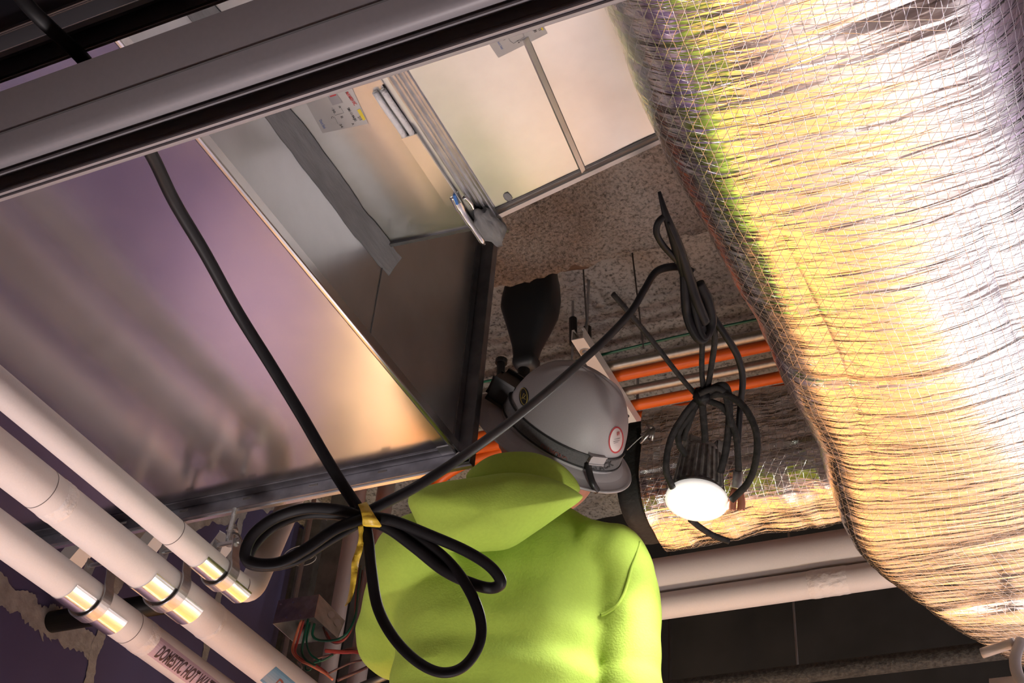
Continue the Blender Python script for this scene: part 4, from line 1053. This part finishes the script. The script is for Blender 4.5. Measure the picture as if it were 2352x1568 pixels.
for k, (a_, b_) in enumerate((((1411, 1009), (1424, 1006)), ((1409, 1014), (1423, 1011)), ((1410, 1018), (1420, 1015)))):
    thin = nb(); ps = [p for p in (hit(tsh, *q) for q in (a_, b_)) if p]
    if len(ps) == 2: tube(thin, [p + (CAM - p).normalized() * .003 for p in ps], .0004, 4); obj('printed_line', thin, M['gray_ink'], s2)
sk = decal('round_sticker', tsh, [(1189, 897), (1210, 884), (1218, 922), (1196, 938)], M['black_ink'], hat, lift=.0012, ell=True, label='small black and gold emblem')
thin = nb(); ps = []
for k in range(25):
    a = 2 * math.pi * k / 24; q = hit(tsh, 1203 + 7.5 * math.cos(a) + 2.5 * math.sin(a), 910 + 19 * math.sin(a) - 3 * math.cos(a))
    if q: ps.append(q + (CAM - q).normalized() * .002)
if len(ps) > 3: tube(thin, ps, .0009, 5); obj('emblem_ring', thin, M['gold'], sk)
thin = nb(); ps = [hit_near(tsh, *q, 1) for q in ((1199, 915), (1203, 903), (1207, 907), (1202, 914), (1207, 917))]; ps = [p + (CAM - p).normalized() * .002 for p in ps if p]
if len(ps) > 2: tube(thin, ps, .0009, 5); obj('emblem_mark', thin, M['gold'], sk)

# ================================================================== POLE TOOL
T = empty('pole_tool', (pole_x, pole_y, 2.3), 'black tool on a pole pushed up against the deck by the worker', 'tool')
def tz(py): return at(1210, py, y=pole_y).z
bm = nb(); cyl(bm, (pole_x, pole_y, 2.2), (pole_x, pole_y, tz(840)), .0165, 20); obj('pole', bm, mat('grey pole', (.06, .058, .057), .4), T, smooth=True)
bm = nb()
k_ = (at(1210, 740, y=pole_y) - CAM).length / FPX
def sect(py, wl_, wr_, dp):
    z = tz(py); a, b = pole_x - wl_ * k_, pole_x + wr_ * k_
    hw = (b - a) / 2; cx = (a + b) / 2; out = []
    for i in range(28):
        t = 2 * math.pi * i / 28; cs, sn = math.cos(t), math.sin(t); e = .55
        out.append(V((cx + hw * math.copysign(abs(cs) ** e, cs), pole_y + dp * math.copysign(abs(sn) ** e, sn), z)))
    return out
loft(bm, [sect(*q) for q in ((848, 16, 24, .02), (838, 24, 32, .03), (830, 25, 33, .03), (822, 24, 28, .028), (800, 28, 34, .032), (760, 42, 52, .045), (728, 55, 66, .055), (712, 62, 68, .058), (690, 62, 70, .058), (660, 56, 66, .055), (632, 46, 58, .05), (600, 44, 54, .05), (560, 40, 50, .045), (500, 30, 36, .035))])
obj('tool_body', bm, M['tool'], T, smooth=True)
bm = nb(); q = at(1211, 645, y=pole_y); box(bm, (q.x - .015, pole_y - .062, q.z - .03), (q.x + .015, pole_y - .04, q.z + .06), .004); obj('red_insert', bm, M['tool_red'], T)
bm = nb(); tube(bm, smooth_path([at(1250, 618, y=pole_y), at(1290, 604, y=pole_y), at(1330, 597, y=pole_y), at(1356, 592, y=pole_y)], 5), [.022] * 5 + [.026] * 5 + [.028] * 4 + [.024, .012], 16); obj('side_handle', bm, M['tool_brown'], T, smooth=True, label='dark brown side handle')

# ================================================================== CORDS
def cord(name, lst, r, label, m='cord', cat='cord', group=None, flat=.16, parent=None, n=9, taper=0):
    P_ = pxpath(lst, n=n); bm = nb(); tube(bm, P_, [r * min(1, .25 + .75 * k / taper) if taper else r for k in range(len(P_))], 16, flat, up=V((.3, -.6, .5)))
    o = obj(name, bm, M[m], parent, smooth=True)
    if parent is None: tag(o, label, cat, group)
    return o
ec = empty('extension_cord', at(820, 1165, d=1.62), 'black extension cord tied in a looped bundle in front of the worker', 'cord')
R_ = .0072
cord('cord_run', [(20, -40, 1.36), (75, 25, 1.36), (130, 78, 1.37), (195, 140, 1.385), (270, 240, 1.42), (345, 350, 1.47), (400, 462, 1.52), (470, 580, 1.56), (545, 715, 1.6), (620, 835, 1.62), (690, 950, 1.63), (745, 1045, 1.63), (790, 1118, 1.63), (825, 1170, 1.62)], R_, None, parent=ec)
cord('cord_run', [(825, 1185, 1.62), (870, 1162, 1.63), (960, 1115, 1.68), (1060, 1050, 1.75), (1150, 985, 1.85), (1250, 905, 1.97), (1340, 826, 2.08), (1400, 770, 2.14), (1450, 715, 2.2), (1480, 665, 2.22), (1510, 622, 2.24), (1560, 612, 2.26), (1590, 625, 2.27)], R_, None, parent=ec)
# left loops
cord('cord_loop', [(828, 1183, 1.62), (770, 1170, 1.61), (700, 1168, 1.6), (630, 1190, 1.6), (580, 1230, 1.6), (563, 1275, 1.6), (585, 1293, 1.6), (640, 1292, 1.6), (700, 1262, 1.6), (770, 1215, 1.6), (830, 1192, 1.61)], R_, None, parent=ec)
cord('cord_loop', [(828, 1190, 1.63), (760, 1180, 1.63), (690, 1182, 1.63), (625, 1210, 1.63), (580, 1255, 1.62), (570, 1290, 1.62), (610, 1300, 1.62), (680, 1285, 1.62), (755, 1240, 1.62), (830, 1196, 1.62)], R_, None, parent=ec)
# right loops
cord('cord_loop', [(832, 1185, 1.61), (900, 1195, 1.6), (990, 1230, 1.59), (1070, 1265, 1.58), (1125, 1300, 1.57), (1150, 1335, 1.57), (1130, 1350, 1.58), (1085, 1340, 1.58), (1020, 1310, 1.59), (950, 1255, 1.6), (890, 1212, 1.61), (832, 1192, 1.62)], R_, None, parent=ec)
cord('cord_loop', [(832, 1190, 1.62), (900, 1203, 1.61), (970, 1242, 1.6), (1030, 1290, 1.59), (1075, 1350, 1.57), (1103, 1420, 1.56), (1100, 1480, 1.555), (1065, 1530, 1.555), (1015, 1544, 1.555), (960, 1520, 1.56), (905, 1465, 1.57), (868, 1395, 1.59), (853, 1310, 1.6), (846, 1240, 1.61), (838, 1195, 1.62)], R_, None, parent=ec)
# yellow tape round the bundle with a loose twisted tail
yt = empty('barricade_tape', at(845, 1190, d=1.6), 'torn yellow tape tied round the black cord bundle', 'tape')
def ribbon(rows, name, th=.0012):
    bm = nb(); rings = []
    A = smooth_path([at(*r[0]) if len(r[0]) == 2 else at(r[0][0], r[0][1], d=r[0][2]) for r in rows], 5); B = smooth_path([at(r[1][0], r[1][1], d=r[1][2]) for r in rows], 5)
    for k, (a, b) in enumerate(zip(A, B)):
        m_ = (a + b) / 2 + (CAM - a).normalized() * (.0012 * math.sin(k * 1.3)); off = (a - CAM).normalized() * th
        rings.append([a, m_, b, b + off, m_ + off, a + off])
    loft(bm, rings); obj(name, bm, M['tape'], yt, smooth=True)
ribbon([((822, 1158, 1.605), (842, 1152, 1.605)), ((828, 1172, 1.592), (853, 1170, 1.592)), ((832, 1190, 1.588), (864, 1188, 1.588)), ((833, 1205, 1.592), (876, 1206, 1.592)), ((840, 1209, 1.60), (872, 1211, 1.60))], 'tape_wrap')
ribbon([((822, 1206, 1.605), (834, 1204, 1.605)), ((824, 1235, 1.60), (836, 1232, 1.61)), ((817, 1262, 1.61), (833, 1262, 1.60)), ((808, 1290, 1.60), (825, 1290, 1.61)), ((806, 1320, 1.605), (820, 1322, 1.60)), ((803, 1350, 1.61), (815, 1352, 1.60)), ((797, 1378, 1.61), (806, 1378, 1.60)), ((791, 1392, 1.60), (795, 1391, 1.60))], 'tape_tail')

# bundle hanging on the edge of the wrapped duct
hc = empty('hanging_cord_bundle', at(1600, 640, d=2.33), 'bundle of black cords hanging along the left edge of the foil duct', 'cord')
def hb(lst, r=.0055, m='cord', name='cord_run', taper=0): return cord(name, lst, r, None, m=m, parent=hc, flat=.12, taper=taper)
hb([(1514, 440, 2.14), (1530, 495, 2.15), (1550, 550, 2.18), (1570, 610, 2.22), (1585, 660, 2.25), (1600, 720, 2.28), (1612, 770, 2.3)], .011, taper=22)
hb([(1535, 510, 2.15), (1560, 570, 2.19), (1580, 630, 2.23), (1600, 690, 2.26), (1620, 740, 2.29)], .010, taper=16)
hb([(1528, 495, 2.15), (1512, 510, 2.15), (1508, 535, 2.16), (1522, 562, 2.18), (1545, 588, 2.2), (1568, 612, 2.22)], .0055)
hb([(1572, 620, 2.23), (1574, 680, 2.25), (1578, 720, 2.27), (1590, 755, 2.28), (1608, 778, 2.29), (1625, 765, 2.3), (1634, 735, 2.3), (1625, 690, 2.28), (1605, 650, 2.26)], .0095)
hb([(1582, 630, 2.24), (1592, 690, 2.26), (1604, 745, 2.28), (1618, 775, 2.29), (1632, 750, 2.3), (1628, 700, 2.29), (1610, 650, 2.27)], .006)
hb([(1590, 640, 2.25), (1608, 700, 2.28), (1613, 770, 2.32), (1612, 850, 2.37), (1618, 910, 2.4)], .0055, 'cord_dusty')
hb([(1600, 660, 2.27), (1630, 720, 2.3), (1642, 770, 2.33), (1634, 840, 2.37), (1622, 910, 2.4)], .006, 'cord_dusty')
hb([(1610, 670, 2.28), (1640, 730, 2.31), (1670, 775, 2.33), (1695, 820, 2.36), (1706, 870, 2.39), (1700, 940, 2.42), (1695, 1020, 2.43), (1696, 1085, 2.44)], .0065)
bm = nb(); tube(bm, pxpath([(1696, 1083, 2.44), (1692, 1120, 2.44)]), .009, 14); obj('connector', bm, M['wire_grey'], hc, smooth=True)
bm = nb(); tube(bm, pxpath([(1690, 1122, 2.44), (1682, 1150, 2.44), (1680, 1172, 2.44)]), .008, 10); tube(bm, pxpath([(1698, 1122, 2.44), (1703, 1150, 2.44), (1702, 1172, 2.44)]), .007, 10); obj('plug_prongs', bm, M['copper'], hc, smooth=True, label='coppery plug end')
# thin cord crossing to the lamp
cord('thin_cord', [(1408, 675, 2.2), (1440, 712, 2.23), (1500, 785, 2.3), (1560, 862, 2.36), (1600, 908, 2.4)], .0048, 'thin black cord end reaching diagonally to the lamp knot', m='cord_dusty')
# lamp cord coiled above the lamp
lc = empty('lamp_cord', at(1615, 910, d=2.4), 'dusty black cord coiled over the hanging work lamp', 'cord')
def lcd(lst, r=.0062): return cord('cord_loop', lst, r, None, m='cord_dusty', parent=lc, flat=.12)
lcd([(1605, 912, 2.4), (1570, 955, 2.4), (1540, 1010, 2.4), (1530, 1075, 2.4), (1545, 1120, 2.42)])
lcd([(1610, 915, 2.41), (1585, 955, 2.41), (1560, 990, 2.42), (1560, 1020, 2.43), (1575, 1045, 2.44)], .0058)
lcd([(1615, 905, 2.39), (1655, 885, 2.39), (1672, 900, 2.4), (1675, 960, 2.41), (1668, 1030, 2.42), (1655, 1085, 2.43)], .007)
lcd([(1605, 905, 2.38), (1640, 892, 2.38), (1665, 905, 2.39), (1678, 980, 2.4)], .0055)
lcd([(1618, 912, 2.4), (1660, 905, 2.39), (1705, 930, 2.38), (1735, 985, 2.38), (1738, 1045, 2.39), (1720, 1105, 2.41), (1680, 1148, 2.43)], .0065)
lcd([(1622, 918, 2.4), (1665, 940, 2.4), (1690, 1000, 2.41), (1697, 1080, 2.43)], .006)
lcd([(1612, 915, 2.4), (1616, 960, 2.41), (1620, 1015, 2.42)], .0065)
lcd([(1600, 925, 2.41), (1585, 965, 2.42), (1568, 1010, 2.43)], .0055)
lcd([(1585, 1192, 2.5), (1610, 1212, 2.52), (1640, 1230, 2.54), (1675, 1243, 2.55)], .0058)
bm = nb(); bmesh.ops.create_icosphere(bm, subdivisions=3, radius=1); c = at(1612, 910, d=2.395)
for v in bm.verts: v.co = c + v.co * .016 * (1 + .3 * noise.noise(v.co * 3))
obj('tie_knot', bm, M['cord'], lc, smooth=True)

# ================================================================== WORK LAMP
lampc = at(1600, 1150, d=2.45)
ax = (at(1612, 1030, d=2.53) - lampc).normalized()      # from the lens up to the back of the housing
WL = empty('work_lamp', lampc, 'lit round work lamp with ribbed black housing hanging from its cord', 'lamp')
s1 = ax.orthogonal().normalized(); s2_ = ax.cross(s1)
def lring(h, r, n=96, fin=0.):
    return [lampc + ax * h + (s1 * math.cos(2 * math.pi * k / n) + s2_ * math.sin(2 * math.pi * k / n)) * (r * (1 + (fin if (k // 2) % 2 else 0))) for k in range(n)]
bm = nb(); loft(bm, [lring(.004, .050), lring(.012, .052), lring(.02, .045, fin=.0), lring(.022, .045, fin=.09), lring(.06, .041, fin=.09), lring(.105, .037, fin=.09), lring(.107, .034), lring(.122, .030), lring(.124, .012)])
obj('housing', bm, M['lamp_body'], WL, smooth=False, label='ribbed black housing')
bm = nb(); loft(bm, [lring(.008, .045), lring(.006, .056), lring(-.002, .057), lring(-.004, .050), lring(-.001, .047)], cap=False); obj('bezel', bm, M['bezel'], WL, smooth=True)
bm = nb(); loft(bm, [lring(.0, .048), lring(-.0015, .030), lring(-.002, .004)]); obj('lens', bm, M['lens'], WL, smooth=True, label='glowing white lens')
bm = nb(); c = lampc + ax * .122; obox(bm, c + ax * .006, (s1, s2_, ax), (.034, .016, .010), .003); obox(bm, c + ax * .008 + s1 * .03, (s1, s2_, ax), (.010, .02, .016), .003); obj('bracket', bm, M['lamp_body'], WL)
sp = bpy.data.lights.new('lamp_beam', 'SPOT'); sp.energy = 13; sp.spot_size = math.radians(110); sp.spot_blend = .5; sp.shadow_soft_size = .045; sp.color = (1, .95, .88)
so = bpy.data.objects.new('lamp_beam', sp); COL.objects.link(so); so.location = lampc - ax * .06
so.rotation_euler = (-ax).to_track_quat('-Z', 'Y').to_euler()
